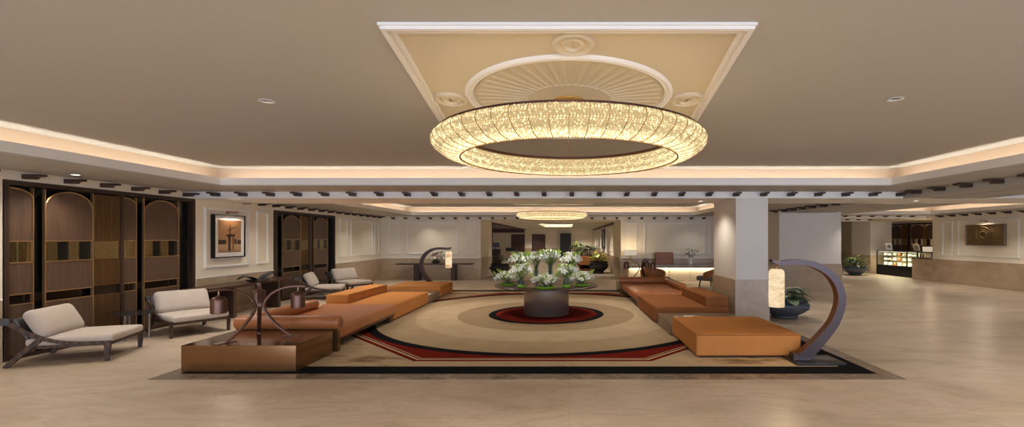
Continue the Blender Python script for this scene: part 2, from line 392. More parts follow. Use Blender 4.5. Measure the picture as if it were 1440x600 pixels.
    def build(s, name, mat, parent=None, smooth=True, loc=None, angle=40, recalc=True):
        if recalc: bmesh.ops.recalc_face_normals(s.bm, faces=s.bm.faces)
        me = bpy.data.meshes.new(name); s.bm.to_mesh(me); s.bm.free()
        mats = mat if isinstance(mat, (list, tuple)) else [mat]
        for m in mats: me.materials.append(m)
        if smooth:
            me.polygons.foreach_set('use_smooth', [True]*len(me.polygons)); me.set_sharp_from_angle(angle=R(angle))
        o = bpy.data.objects.new(name, me); COL.objects.link(o)
        if parent is not None: o.parent = parent
        if loc is not None: o.location = loc
        return o

def tag(o, label, cat, group=None, kind=None):
    o['label'] = label; o['category'] = cat
    if group: o['group'] = group
    if kind: o['kind'] = kind
    return o
def thing(name, label, cat, loc=(0, 0, 0), rz=0.0, group=None):
    o = bpy.data.objects.new(name, None); COL.objects.link(o); o.location = loc; o.rotation_euler = (0, 0, rz); o.empty_display_size = 0.1
    return tag(o, label, cat, group)
def struct(o): o['kind'] = 'structure'; return o
def S(name, mb, mat, smooth=False): return struct(mb.build(name, mat, smooth=smooth))
def dup(root, loc, rz, label, group=None):
    def cp(o, par):
        c = o.copy(); COL.objects.link(c)
        if par is not None: c.parent = par
        for ch in [k for k in bpy.data.objects if k.parent == o]: cp(ch, c)
        return c
    r = cp(root, None); r.location = loc; r.rotation_euler = (0, 0, rz); r['label'] = label
    if group: r['group'] = group
    return r

def px(x, d): return (x-800)*d/640.0
def hz(y, d): return 1.9+(334.5-y)*d/640.0

# ------------------------------------------------------------------ room constants
XL = -8.65; XR = 16.1; YB = 20.9; YN = -7.0
ZS1 = 2.95; ZL1 = 3.107; ZC1 = 3.33      # bay nearest the camera: soffit, lip top, ceiling
ZB = 2.806                                # underside of beams
ZS2 = 2.90; ZL2 = 3.055; ZC2 = 3.28
YB0, YB1 = 10.35, 11.95                   # cross beam
BX0, BX1 = 7.6, 9.5                       # long beam on the right

# ---- floor
S('floor', MB().box(-13, 22, YN, 46, -0.1, 0.0), M['floor'])
# stone inlay frame round the carpet
CX, CY = -0.56, 11.4
mb = MB()
ox0, ox1, oy0, oy1 = CX-CW-0.24, CX+CW+0.24, CY-CD-0.26, CY+CD+0.26
ix0, ix1, iy0, iy1 = CX-CW-0.004, CX+CW+0.004, CY-CD-0.004, CY+CD+0.004
mb.box(ox0, ox1, oy0, iy0, -0.01, 0.004); mb.box(ox0, ox1, iy1, oy1, -0.01, 0.004)
mb.box(ox0, ix0, iy0, iy1, -0.01, 0.004); mb.box(ix1, ox1, iy0, YB0-.03, -0.01, 0.004); mb.box(ix1, ox1, YB1+.01, iy1, -0.01, 0.004)
S('trim_1', mb, M['border'])
nx, ny0, ny1 = 3.77-CX, YB0-.03-CY, YB1+.01-CY
car = MB().prism([(-CW, -CD), (CW, -CD), (CW, ny0), (nx, ny0), (nx, ny1), (CW, ny1), (CW, CD), (-CW, CD)], 'z', 0.0, 0.012).build('carpet', M['carpet'], smooth=False, loc=(CX, CY, 0.0))
tag(car, 'large rectangular carpet with concentric sand rings, red octagon stripes and black edge', 'carpet')
GZ = 0.012

# ---- ceiling slabs and coves
def tray(idx, x0, x1, y0, y1, X0, X1, Y0, Y1, zs, zl, zc, power, col=(1.0, 0.93, 0.85), back=0.32, sides='lrnf'):
    """recess x0..x1,y0..y1 inside a soffit X0..X1,Y0..Y1; lip, trough, raised ceiling"""
    mb = MB()
    mb.box(X0, x0, Y0, Y1, zs, zs+0.02); mb.box(x1, X1, Y0, Y1, zs, zs+0.02)
    mb.box(x0, x1, Y0, y0, zs, zs+0.02); mb.box(x0, x1, y1, Y1, zs, zs+0.02)
    S('ceiling_soffit' if idx == 1 else 'ceiling_soffit.%03d' % (idx-1), mb, M['ceil'])
    mb = MB(); t = 0.05
    q = zs+.02; mb.box(x0-t, x0, y0-t, y1+t, q, zl); mb.box(x1, x1+t, y0-t, y1+t, q, zl)
    mb.box(x0, x1, y0-t, y0, q, zl); mb.box(x0, x1, y1, y1+t, q, zl)
    S('trim_%d' % (10+idx), mb, M['trim'])
    b = back; mb = MB()
    mb.box(x0-b-.02, x0-b, y0-b, y1+b, zs+.02, zc); mb.box(x1+b, x1+b+.02, y0-b, y1+b, zs+.02, zc)
    mb.box(x0-b, x1+b, y0-b-.02, y0-b, zs+.02, zc); mb.box(x0-b, x1+b, y1+b, y1+b+.02, zs+.02, zc)
    S('trim_%d' % (20+idx), mb, M['cove'])
    S('ceiling' if idx == 1 else 'ceiling.%03d' % (idx-1), MB().box(x0-b-.02, x1+b+.02, y0-b-.02, y1+b+.02, zc, zc+0.06), M['ceil'])
    # LED strips in the trough
    zz = zs+0.05
    def strip(cx, cy, lx, ly, tilt=None):
        l = bpy.data.lights.new('cove_led', 'AREA'); l.shape = 'RECTANGLE'; l.size = lx; l.size_y = ly
        l.energy = power*max(lx, ly); l.color = col
        o = bpy.data.objects.new('cove_led', l); COL.objects.link(o); o.location = (cx, cy, zz); o.rotation_euler = (PI, 0, 0)
    m_ = b*0.38
    if 'l' in sides: strip(x0-m_, (y0+y1)/2, 0.05, y1-y0)
    if 'r' in sides: strip(x1+m_, (y0+y1)/2, 0.05, y1-y0)
    if 'n' in sides: strip((x0+x1)/2, y0-m_, x1-x0, 0.05)
    if 'f' in sides: strip((x0+x1)/2, y1+m_, x1-x0, 0.05)
P_COVE = 1.35
tray(1, -7.0, 6.48, -5.0, 9.14, XL-0.1, BX0, YN, YB0, ZS1, ZL1, ZC1, P_COVE)
tray(2, -7.0, 5.5, 12.8, 20.2, XL-0.1, BX0, YB1, YB, ZS2, ZL2, ZC2, P_COVE)
tray(3, 11.6, 15.4, 12.8, 19.4, BX1, XR+0.1, YB1, 20.5, ZS2, ZL2, ZC2, P_COVE)
# roof above everything so no daylight leaks in
S('roof_slab', MB().box(-13, 22, YN, 46, 3.6, 3.75), M['ceil'])
S('ceiling.003', MB().box(BX1, XR+0.1, YN, YB0, ZS1, ZS1+.05), M['ceil'])
# cross beam
mb = MB(); mb.box(XL-0.1, XR+0.1, YB0, YB1, ZB, 3.4); S('trim_2', mb, M['trim'])
mb = MB(); mb.box(XL, BX0, YB0-0.035, YB0, ZS1-0.028, ZS1); S('trim_3', mb, M['trim'])
# long beam with grooved underside
mb = MB(); mb.box(BX0, BX1, YN, YB0, ZB+0.03, 3.4); mb.box(BX0, BX1, YB1, YB, ZB+0.03, 3.4)
for a, b_, dz in ((0.0, 0.26, 0.0), (0.30, 0.56, 0.0), (0.60, 1.3, 0.012), (1.34, 1.6, 0.0), (1.64, 1.9, 0.0)):
    mb.box(BX0+a, BX0+b_, YN, YB0, ZB-dz, ZB+0.03); mb.box(BX0+a, BX0+b_, YB1, YB, ZB-dz, ZB+0.03)
S('trim_4', mb, M['ceil'])

# ---- ceiling plaster panel (bay 1)
def flat_poly_frame(mb, outer, inner, z0, z1):
    n = len(outer)
    vo0 = [mb.bm.verts.new((p[0], p[1], z0)) for p in outer]; vi0 = [mb.bm.verts.new((p[0], p[1], z0)) for p in inner]
    vo1 = [mb.bm.verts.new((p[0], p[1], z1)) for p in outer]; vi1 = [mb.bm.verts.new((p[0], p[1], z1)) for p in inner]
    for i in range(n):
        j = (i+1) % n
        for f in ([vo0[i], vo0[j], vi0[j], vi0[i]], [vo0[i], vo0[j], vo1[j], vo1[i]], [vi0[i], vi0[j], vi1[j], vi1[i]], [vo1[i], vo1[j], vi1[j], vi1[i]]): mb.bm.faces.new(f)
def trap(k, cx=-0.01):
    # panel outline shrunk by k metres
    yn, yf = 3.015+k, 6.42-k
    hw = lambda y: 1.262 + (y-3.015)*0.122 - k
    return [(cx-hw(yn), yn), (cx+hw(yn), yn), (cx+hw(yf), yf), (cx-hw(yf), yf)]
mb = MB()
flat_poly_frame(mb, trap(0), trap(0.10), ZC1-0.018, ZC1+0.01)
flat_poly_frame(mb, trap(0.015), trap(0.05), ZC1-0.040, ZC1-0.017)
flat_poly_frame(mb, trap(0.075), trap(0.10), ZC1-0.032, ZC1-0.017)
S('trim_5', mb, M['trim'])
mb = MB(); tp = trap(0.05); mb.prism(tp, 'z', ZC1-.006, ZC1+.01); S('ceiling.006', mb, M['panelgold'])
MY = 4.69
def ell_ring(mb, cx, cy, rx, ry, prof, n=72):
    # prof: list of (offset outward, z)
    mb2 = []
    rings = []
    for (of, z) in prof:
        rings.append([mb.bm.verts.new((cx+(rx+of)*math.cos(2*PI*k/n), cy+(ry+of)*math.sin(2*PI*k/n), z)) for k in range(n)])
    for a, b in zip(rings[:-1], rings[1:]):
        for k in range(n): mb.bm.faces.new([a[k], a[(k+1) % n], b[(k+1) % n], b[k]])
mb = MB(); z = ZC1
ell_ring(mb, 0, MY, 0.99, 1.12, [(0.05, z+.005), (0.045, z-.02), (0.025, z-.034), (0.0, z-.02), (-0.02, z-.03), (-0.035, z-.012), (-0.05, z+.005)])
S('trim_6', mb, M['trim'], True)
# medallion: shallow raised disc with radiating flutes
mb = MB(); n = 192
def medz(k, rr):
    fl = 0.018*(0.5+0.5*math.cos(k*2*PI/4)) if 0.42 < rr < 0.93 else 0.0
    return ZC1-0.016+fl
prof = [0.001, 0.2, 0.38, 0.42, 0.44, 0.6, 0.8, 0.92, 0.94, 0.955]
rings = [[mb.bm.verts.new((0.99*rr*math.cos(2*PI*k/n), MY+1.12*rr*math.sin(2*PI*k/n), medz(k, rr))) for k in range(n)] for rr in prof]
for a, b in zip(rings[:-1], rings[1:]):
    for k in range(n): mb.bm.faces.new([a[k], a[(k+1) % n], b[(k+1) % n], b[k]])
S('trim_7', mb, M['panelgold'], False)
mb = MB()
for (cx, cy, rx, ry) in ((0.03, 3.33, 0.132, 0.165), (-1.21, MY-0.03, 0.145, 0.18), (1.21, MY-0.03, 0.145, 0.18), (0.03, 6.05, .132, .165)):
    ell_ring(mb, cx, cy, rx, ry, [(0.03, z+.003), (0.025, z-.022), (0.0, z-.034), (-0.025, z-.018), (-0.04, z-.010), (-0.055, z-.026), (-0.07, z-.03), (-0.085, z-.012), (-0.13, z-.018)], 48)
S('trim_8', mb, M['panelgold'], True)
# bay 2 plaster panel
mb = MB(); flat_poly_frame(mb, [(-2.2, 15.0), (0.95, 15.0), (0.95, 18.7), (-2.2, 18.7)], [(-2.08, 15.12), (0.83, 15.12), (0.83, 18.58), (-2.08, 18.58)], ZC2-.03, ZC2+.01)
S('trim_9', mb, M['trim'])

# ---- walls
S('wall_left', MB().box(XL-0.15, XL, YN, 6.95, 0, 3.5).box(XL-0.15, XL, 10.54, 13.32, 0, 3.5).box(XL-0.15, XL, 16.85, YB+3, 0, 3.5).box(XL-.15, XL, 6.95, 10.54, 2.80, 3.5).box(XL-.15, XL, 13.32, 16.85, 2.72, 3.5).box(XL-.3, XL-.15, 6.9, 10.6, 0, 3.5).box(XL-.3, XL-.15, 13.3, 16.9, 0, 3.5), M['wall'])
S('baseboard_left', MB().box(XL-.01, XL+0.02, YN, 6.93, 0, .95).box(XL-.01, XL+.02, 10.56, 13.30, 0, .95).box(XL-.01, XL+.02, 16.87, YB, 0, .95), M['dado'])
JL, JR = -4.05, 2.38
S('wall_back', MB().box(XL-.15, JL, YB, YB+3, 0, 3.5), M['wall']); S('wall_back.001', MB().box(JR, 9.75, YB, YB+3, 0, 3.5), M['wall']); S('wall_back.002', MB().box(JL, JR, YB, YB+3, 2.73, 3.5), M['wall'])
S('baseboard_back', MB().box(XL, JL+.02, YB-.02, YB+.01, 0, .97).box(JR-.02, BX0, YB-.02, YB+.01, 0, .97).box(JL-.01, JL+.02, YB, YB+3, 0, .97).box(JR-.02, JR+.01, YB, YB+3, 0, .97), M['dado'])
# wall above/behind long pier on the right (tall pillar)
S('pillar_right', MB().box(7.53, 9.75, 16.3, YB, 0, 3.0), M['pillar'])
S('baseboard_right', MB().box(7.51, 9.77, 16.28, YB, 0, .98), M['dado'])
# near column
S('pillar_center', MB().box(3.80, 4.53, YB0+.003, YB1-.02, 0, ZB), M['pillar'])
S('baseboard_center', MB().box(3.775, 4.555, YB0-.025, YB1+.005, 0, .955), M['dado'])
# right bay
S('wall_right', MB().box(XR, XR+.2, YN, 20.15, 0, 3.5).box(XR+.2, 18.6, 20.0, 20.15, 0, 3.5).box(18.6, 18.8, 20.0, 33, 0, 3.5).box(XR, 18.6, 20.15, 24.6, 2.78, 3.5), M['wall'])
S('baseboard_right.001', MB().box(XR-.02, XR+.01, YN, 20.16, 0, .985), M['dado'])
S('pillar_far', MB().box(16.3, 17.45, 24.6, 26.2, 0, 3.0), M['pillar'])
S('baseboard_far', MB().box(16.28, 17.47, 24.58, 26.22, 0, .97), M['dado'])
S('wall_far', MB().box(9.0, 18.8, 31.0, 31.2, 0, 3.5).box(9.0, 9.15, YB+3, 31, 0, 3.5), M['wall'])
S('baseboard_far.001', MB().box(9.0, 18.6, 30.98, 31.0, 0, .95), M['dado'])
mb = MB(); mb.box(9.75, XR+.1, 20.5, 21.6, ZB, 3.5); mb.box(9.0, 16.3, 24.3, 25.2, ZB, 3.5); S('trim_31', mb, M['trim'])
S('ceiling.004', MB().box(9.0, 18.8, 21.6, 31.2, ZS2, ZS2+.05), M['ceil'])
# corridor
CYF = 42.0
S('wall_corridor_right', MB().box(2.35, 2.5, YB+3, CYF, 0, 3.0), M['wall'])
S('baseboard_corridor_right', MB().box(2.33, 2.36, YB+3, CYF, 0, .95), M['dado'])
S('wall_corridor_back', MB().box(-9.2, 2.5, CYF, CYF+.2, 0, 3.0).box(-9.4, -9.2, YB+3, CYF, 0, 3.0), M['wall'])
S('baseboard_corridor_back', MB().box(-4.1, -3.4, CYF-.02, CYF, 0, .95).box(-2.18, 2.35, CYF-.02, CYF, 0, .95), M['dado'])
tray(4, -1.9, 0.25, 26.5, 36.0, -4.0, 2.5, YB+3, CYF, 2.72, 2.80, 2.98, 2.2, back=0.2)
S('ceiling.005', MB().box(-9.4, -4.0, YB+3, CYF, 2.70, 2.76).box(-9.2, -4.0, 40.8, 41.0, 2.38, 2.70), M['redwood'])
S('trim_32', MB().box(2.25, 2.35, YB+3, CYF, 2.60, 2.72).box(-4.06, -3.98, YB+3, CYF, 2.64, 2.725), M['redwood'])
S('trim_33', MB().box(-4.14, -4.0, YB+3.0, YB+3.06, 0, 2.72), M['redwood'])
# closing walls so no light leaks at the sides
S('wall_front_left', MB().box(XL-.6, XL-.35, YN, 22, -0.0, 3.7).box(21.8, 22, YN, 46, 0, 3.7).box(-13, -12.8, YN, 46, 0, 3.7).box(-13, 22, 45.8, 46, 0, 3.7), M['wall'])

# ---- wall panel mouldings
tn = [40]
def rect_mould(plane, c, a0, a1, z0, z1, sgn):
    """plane 'x' wall at x=c (a along y) or 'y' wall at y=c (a along x); sgn = direction into room"""
    mb = MB(); w = 0.055
    for (k, dep) in ((0.0, 0.024), (0.016, 0.042)):
        ww = w-2*k if k else w
        def bx(p0, p1, q0, q1):
            lo, hi = (c, c+sgn*dep) if sgn > 0 else (c+sgn*dep, c)
            if plane == 'x': mb.box(lo, hi, p0, p1, q0, q1)
            else: mb.box(p0, p1, lo, hi, q0, q1)
        A0, A1, Z0, Z1 = a0+k, a1-k, z0+k, z1-k
        bx(A0, A0+ww, Z0, Z1); bx(A1-ww, A1, Z0, Z1); bx(A0+ww, A1-ww, Z0, Z0+ww); bx(A0+ww, A1-ww, Z1-ww, Z1)
    tn[0] += 1
    S('trim_%d' % tn[0], mb, M['trim'])
for a0, a1 in ((10.78, 12.29), (12.58, 13.07), (17.15, 17.75), (18.0, 20.0), (20.2, 20.7), (5.0, 6.6)): rect_mould('x', XL, a0, a1, 1.17, 2.64, 1)
for x0, x1 in ((547, 562), (572, 645), (655, 669), (881, 896), (906, 991), (997, 1010)): rect_mould('y', YB, px(x0, YB), px(x1, YB), 1.16, 2.63, -1)
for a0, a1 in ((19.08, 19.62), (16.25, 18.82), (15.4, 15.9), (12.8, 15.1)): rect_mould('x', XR, a0, a1, 1.17, 2.60, -1)
for a0, a1 in ((25.0, 26.5), (27.2, 28.4), (31.5, 33), (33.6, 36), (36.6, 38)): rect_mould('x', 2.35, a0, a1, 1.17, 2.45, -1)
for a0, a1 in ((-1.9, -1.2), (0.6, 1.3), (1.5, 2.1)): rect_mould('y', CYF, a0, a1, 1.17, 2.45, -1)
for a0, a1 in ((10, 12), (12.3, 13.4), (13.6, 14.8), (15.0, 16.0)): rect_mould('y', 31.0, a0, a1, 1.17, 2.6, -1)
# white caps on dado (chair rail)
mb = MB()
mb.box(XL, XL+.03, YN, 6.93, .95, .975).box(XL, XL+.03, 10.56, 13.3, .95, .975).box(XL, XL+.03, 16.87, YB, .95, .975)
mb.box(XL, JL+.03, YB-.03, YB, .97, .995).box(JR-.03, 7.5, YB-.03, YB, .97, .995).box(XR-.03, XR, YN, 20.15, .985, 1.01)
S('trim_34', mb, M['trim'])

# ---- corbel brackets
def bracket_mesh():
    mb = MB()
    pts = [(0, 0), (0, .075), (.30, .075), (.30, .042), (.19, .038), (.16, 0)]
    mb.prism([(-p[0], p[1]) for p in pts][::-1], 'y', -.05, .05)   # projects towards -x
    bmesh.ops.recalc_face_normals(mb.bm, faces=mb.bm.faces)
    me = bpy.data.meshes.new('ceiling_bracket'); mb.bm.to_mesh(me); mb.bm.free(); me.materials.append(M['bracket']); return me
BM_ = bracket_mesh()
def brackets(pts, rz, label, group):
    for p in pts:
        o = bpy.data.objects.new('ceiling_bracket', BM_); COL.objects.link(o); o.location = p; o.rotation_euler = (0, 0, rz)
        tag(o, label, 'bracket', group)
ROT_NY = PI/2      # local -x  -> world -y
xs = [0.065+.618*k for k in range(-14, 13)]
brackets([(x, YB0, 2.845) for x in xs if XL+.2 < x < BX0-.05], ROT_NY, 'dark timber bracket in the long row on the front of the white ceiling beam', 'brackets on the front of the cross beam')
brackets([(XL, 6.64+.6*k, 2.835) for k in range(7)], PI, 'dark timber bracket above the large left screen, under the ceiling edge', 'brackets above the near left screen')
brackets([(XL, 12.1+.61*k, 2.80) for k in range(15)], PI, 'dark timber bracket on the left wall beyond the beam, over picture and second screen', 'brackets along the far left wall')
brackets([(-2.35+.568*k, YB, 2.765) for k in range(-10, 17)], ROT_NY, 'small dark timber bracket along the top of the back wall', 'brackets along the back wall')
brackets([(BX0, 11.4+.61*k, 2.818) if False else (BX0, 12.2+.61*k, 2.818) for k in range(8)], 0, 'dark timber bracket on the long side beam behind the square column', 'brackets on the far side beam')
brackets([(BX0, 9.85-.62*k, 2.855) for k in range(6)], 0, 'dark timber bracket on the right side beam in front of the cross beam', 'brackets on the near side beam')
brackets([(XR, 19.6-.6*k, 2.795) for k in range(8)], 0, 'dark timber bracket above the bronze wall plaque on the right wall', 'brackets along the right wall')
brackets([(10.6+.6*k, 20.5, 2.845) for k in range(9)], ROT_NY, 'dark timber bracket on the upper beam before the pastry counter', 'brackets on the upper far beam')
brackets([(11.2+.6*k, 24.3, 2.845) for k in range(9)], ROT_NY, 'dark timber bracket on the second beam beside the pastry counter', 'brackets on the lower far beam')
brackets([(XR+.35+.0*k, 21.0+.6*k, 2.70) for k in range(0)], 0, '', '')

# ---- timber screens (local: x along wall, front towards -y, z up)
def frame_tube(mb, pts, r=.011): mb.tube(pts, r, 6)
def screen(name, label, loc, rz, W_, H_, cols):
    root = thing(name, label, 'screen', loc, rz)
    fr = MB(); fr.box(0, .07, -.03, .12, 0, H_); fr.box(W_-.07, W_, -.03, .12, 0, H_); fr.box(.07, W_-.07, -.03, .12, H_-.075, H_); fr.box(.07, W_-.07, -.01, .12, 0, .06)
    fr.build('frame', M['dwood'], root, smooth=False)
    MB().box(.07, W_-.07, .10, .115, .06, H_-.075).build('back_mirror', M['bmirror'], root, smooth=False)
    T = 2.69 if H_ > 2.75 else 2.60
    rows = [(0.06, .85), (1.01, 1.51)]
    for (a, b, typ, y) in cols:
        if typ == 'lattice':
            MB().box(a, b, y+.03, y+.045, .06, T).build('lattice_backing', M['latback'], root, smooth=False)
            mb = MB(); nb = 6; cw = (b-a)/nb
            for z0, z1 in ((.06, .85), (.86, 1.0), (1.03, 1.51), (1.85, T)):
                if z0 == .86: continue
                nr = max(2, round((z1-z0)/.078)); ch = (z1-z0)/nr
                for i in range(nb+1): q_ = .011 if i % 2 == 0 else .004; mb.box(a+i*cw-q_, a+i*cw+q_, y, y+.02, z0, z1)
                for j in range(nr+1): mb.box(a, b, y, y+.02, z0+j*ch-.006, z0+j*ch+.006)
                for i in range(nb):
                    for j in range(nr):
                        cx_, cz_ = a+(i+.5)*cw, z0+(j+.5)*ch; h1, v1 = cw*.30, ch*.28
                        for q in (-1, 1):
                            mb.box(cx_+q*h1-.005, cx_+q*h1+.005, y+.004, y+.018, cz_-v1, cz_+v1); mb.box(cx_-h1, cx_+h1, y+.004, y+.018, cz_+q*v1-.005, cz_+q*v1+.005)
                        mb.box(cx_-cw/2, cx_-h1, y+.004, y+.018, cz_-.004, cz_+.004); mb.box(cx_+h1, cx_+cw/2, y+.004, y+.018, cz_-.004, cz_+.004)
                        mb.box(cx_-h1*.45, cx_+h1*.45, y+.004, y+.018, cz_-v1*.45, cz_+v1*.45)
            mb.build('lattice', M['lat'], root, smooth=False)
            MB().box(a, b, y+.005, y+.025, 1.52, 1.84).build('gold_mirror', M['gmirror'], root, smooth=False)
            continue
        if typ == 'post':
            MB().box(a, b, y, y+.08, .06, T+.05).build('post', M['dwood'], root, smooth=False); continue
        for z0, z1 in rows:
            MB().box(a+.012, b-.012, y, y+.03, z0, z1).build('panel', M['swood'], root, smooth=False)
        # arched upper panel
        ry = min(.27, (b-a)*.40); z0, z1 = 1.85, T; n = 14
        la, ra = a+.012, b-.012; cxm, rx = (la+ra)/2, (ra-la)/2
        if typ == 'archR': arch = [(la+(ra-la)*k/n, 0) for k in range(0)] ; cxm, rx, n0, n1 = la, (ra-la), 0, n//2
        top = []
        if typ == 'archR':
            for k in range(n+1):
                th = k/n*PI/2; top.append((la+(ra-la)*math.cos(th), z1-ry+ry*math.sin(th)))
        else:
            for k in range(n+1):
                th = k/n*PI; top.append((cxm+rx*math.cos(th), z1-ry+ry*math.sin(th)))
        outline = [(la, z0), (ra, z0)]+top
        MB().prism(outline, 'y', y, y+.03).build('arched_panel', M['swood'], root, smooth=False)
        mb = MB()
        frame_tube(mb, [(p[0], y-.006, p[1]) for p in top], .013)
        for q in (a+.006, b-.006): mb.box(q-.008, q+.008, y-.015, y+.03, .06, T+.02)
        for zz in (.85, 1.01, 1.51, 1.85): mb.box(a, b, y-.012, y+.03, zz-.009, zz+.009)
        mb.build('brass_edging', M['brass'], root, smooth=False)
        MB().box(a+.012, b-.012, y+.035, y+.045, 1.52, 1.84).build('gold_mirror' if typ == 'arch' else 'gold_mirror', M['bmirror'] if (b-a) > .6 else M['gmirror'], root, smooth=False)
        # upright dark posts seen in the mirror band
        mb = MB()
        for f in (.06, .50):
            mb.box(a+(b-a)*f, a+(b-a)*(f+.22), y+.02, y+.034, 1.52, 1.84)
        mb.build('mirror_bar', M['gmirror'], root, smooth=False)
    return root
screen('timber_screen', 'dark timber wall screen with five panels behind the two nearest lounge chairs', (XL-.02, 6.96, 0), PI/2, 3.57, 2.80,
       [(.07, .43, 'archR', .03), (.55, 1.32, 'arch', -.01), (1.34, 1.80, 'lattice', -.015), (1.82, 1.88, 'post', -.03), (1.89, 2.19, 'archR', .03), (2.30, 3.14, 'arch', -.01)])
screen('timber_screen', 'narrower dark timber wall screen beyond the framed print, two arched bays', (XL-.02, 13.33, 0), PI/2, 3.51, 2.72,
       [(.42, 1.36, 'arch', -.01), (1.40, 1.80, 'lattice', -.015), (1.84, 1.98, 'post', -.03), (2.1, 3.0, 'arch', -.01), (.1, .22, 'post', 0)])
screen('timber_screen', 'dark timber screen behind the pastry counter', (18.58, 26.5, 0), -PI/2, 4.1, 2.70,
       [(.2, 1.1, 'arch', -.01), (1.15, 1.55, 'lattice', -.015), (1.6, 1.72, 'post', -.03), (1.8, 2.7, 'arch', -.01), (2.75, 3.9, 'arch', -.01)])

# ---- framed print on left wall
pr = thing('framed_print', 'sepia print in a black frame with wide cream mat on the left wall', 'picture', (XL, 11.51, 1.945), PI/2)
def frame4(mb, w, h, t, y0, y1):
    mb.box(-w, w, y0, y1, h-t, h); mb.box(-w, w, y0, y1, -h, -h+t); mb.box(-w, -w+t, y0, y1, -h+t, h-t); mb.box(w-t, w, y0, y1, -h+t, h-t); return mb
frame4(MB(), .525, .535, .025, -.10, 0).build('frame', M['black'], pr, smooth=False)
MB().box(-.5, .5, -.075, -.01, -.51, .51).build('mat', M['paper'], pr, smooth=False)
prt = MB().box(-.385, .385, -.079, -.072, -.405, .405).build('print', M['print'], pr, smooth=False)
mb = MB()
mb.box(-.06, .02, -.082, -.078, -.36, .02).box(.09, .12, -.082, -.078, -.34, .02).box(-.11, .17, -.082, -.078, .0, .05)
mb.box(-.38, -.13, -.082, -.078, -.20, -.09).box(.15, .22, -.082, -.078, -.20, -.07).box(.25, .385, -.082, -.078, -.20, -.1)
mb.prism([(-.1, .14), (.22, .24), (.24, .26), (-.02, .19)], 'y', -.082, -.078); mb.prism([(-.02, .05), (.02, .05), (.01, .3), (-.01, .3)], 'y', -.082, -.078)
mb.build('printed_figure', M['inkd'], prt, smooth=False)
def pic_light(loc, rz, w, label, e=3):
    pl = thing('picture_light', label, 'lamp', loc, rz)
    mb = MB(); mb.tube([(-w/2, -.13, 0), (w/2, -.13, 0)], .018, 8); mb.tube([(0, 0, -.02), (0, -.06, .02), (0, -.13, .0)], .008, 6); mb.box(-.05, .05, -.012, 0, -.05, .02)
    mb.build('bar', M['brass'], pl)
    l = bpy.data.lights.new('picture_lamp', 'AREA'); l.shape = 'RECTANGLE'; l.size = w; l.size_y = .02; l.energy = e; l.color = (1, .82, .62)
    o = bpy.data.objects.new('picture_lamp', l); COL.objects.link(o); o.parent = pl; o.location = (0, -.13, -.022); o.rotation_euler = (R(-28), 0, 0)
pic_light((XL, 11.53, 2.555), PI/2, .34, 'small brass picture light above the sepia print', 5)

# ---- bronze plaque on right wall
pq = thing('wall_plaque', 'bronze relief plaque with a round emblem on the right wall', 'plaque', (XR, 17.55, 2.02), -PI/2)
frame4(MB(), .82, .41, .03, -.10, 0).build('frame', M['steel'], pq, smooth=False)
MB().box(-.79, .79, -.07, -.005, -.38, .38).build('relief_panel', M['plaque'], pq, smooth=False)
mb = MB()
for r_, t_ in ((.31, .03), (.22, .02), (.13, .05)):
    pth = [(-.05+r_*math.cos(2*PI*k/40), -.078, r_*math.sin(2*PI*k/40)) for k in range(41)]; mb.tube(pth, t_*.5, 6)
for k in range(12):
    a = 2*PI*k/12; mb.tube([(-.05+.13*math.cos(a), -.078, .13*math.sin(a)), (-.05+.22*math.cos(a), -.078, .22*math.sin(a))], .008, 5)
mb.build('emblem', M['plaque'], pq)
pic_light((XR, 17.55, 2.56), -PI/2, .3, 'small picture light above the bronze plaque', 6)

# ---- ceiling downlights
def downlight(loc, label, e=30, spot=True, size=130, soft=.08):
    t = thing('recessed_downlight', label, 'light', loc)
    MB().lathe([(.075, -.004), (.08, -.012), (.055, -.012), (.05, .0)], n=24).build('rim', M['white'], t)
    MB().lathe([(0, -.003), (.05, -.003)], n=24).build('lens', M['led'] if spot else M['steel'], t)
    if spot:
        l = bpy.data.lights.new('downlight_or_fill_spot', 'SPOT'); l.energy = e; l.spot_size = R(size); l.spot_blend = .8; l.shadow_soft_size = soft; l.color = (1, .92, .82)
        o = bpy.data.objects.new('downlight_or_fill_spot', l); COL.objects.link(o); o.location = (loc[0], loc[1], loc[2]-.04)
EDL = 40
downlight((-3.14, 4.73, ZC1), 'recessed ceiling spotlight left of the plaster ceiling panel', spot=False)
downlight((3.34, 4.66, ZC1), 'recessed ceiling spotlight right of the plaster ceiling panel', spot=False)
downlight((-8.13, 7.5, ZS1), 'recessed spotlight in the left ceiling edge over the near lounge chair', EDL)
downlight((px(985, 11.1), 11.1, ZB), 'recessed spotlight under the cross beam beside the square column', EDL)
downlight((px(1288, 11.0), 11.0, ZB), 'recessed spotlight under the cross beam at the right', EDL)
# spots without fixtures, mostly fill added to brighten floor, walls and passage
def spot(loc, e, size=120, col=(1, .94, .86), rad=.06):
    l = bpy.data.lights.new('downlight_or_fill_spot', 'SPOT'); l.energy = e; l.spot_size = R(size); l.spot_blend = .9; l.shadow_soft_size = rad; l.color = col
    o = bpy.data.objects.new('downlight_or_fill_spot', l); COL.objects.link(o); o.location = loc

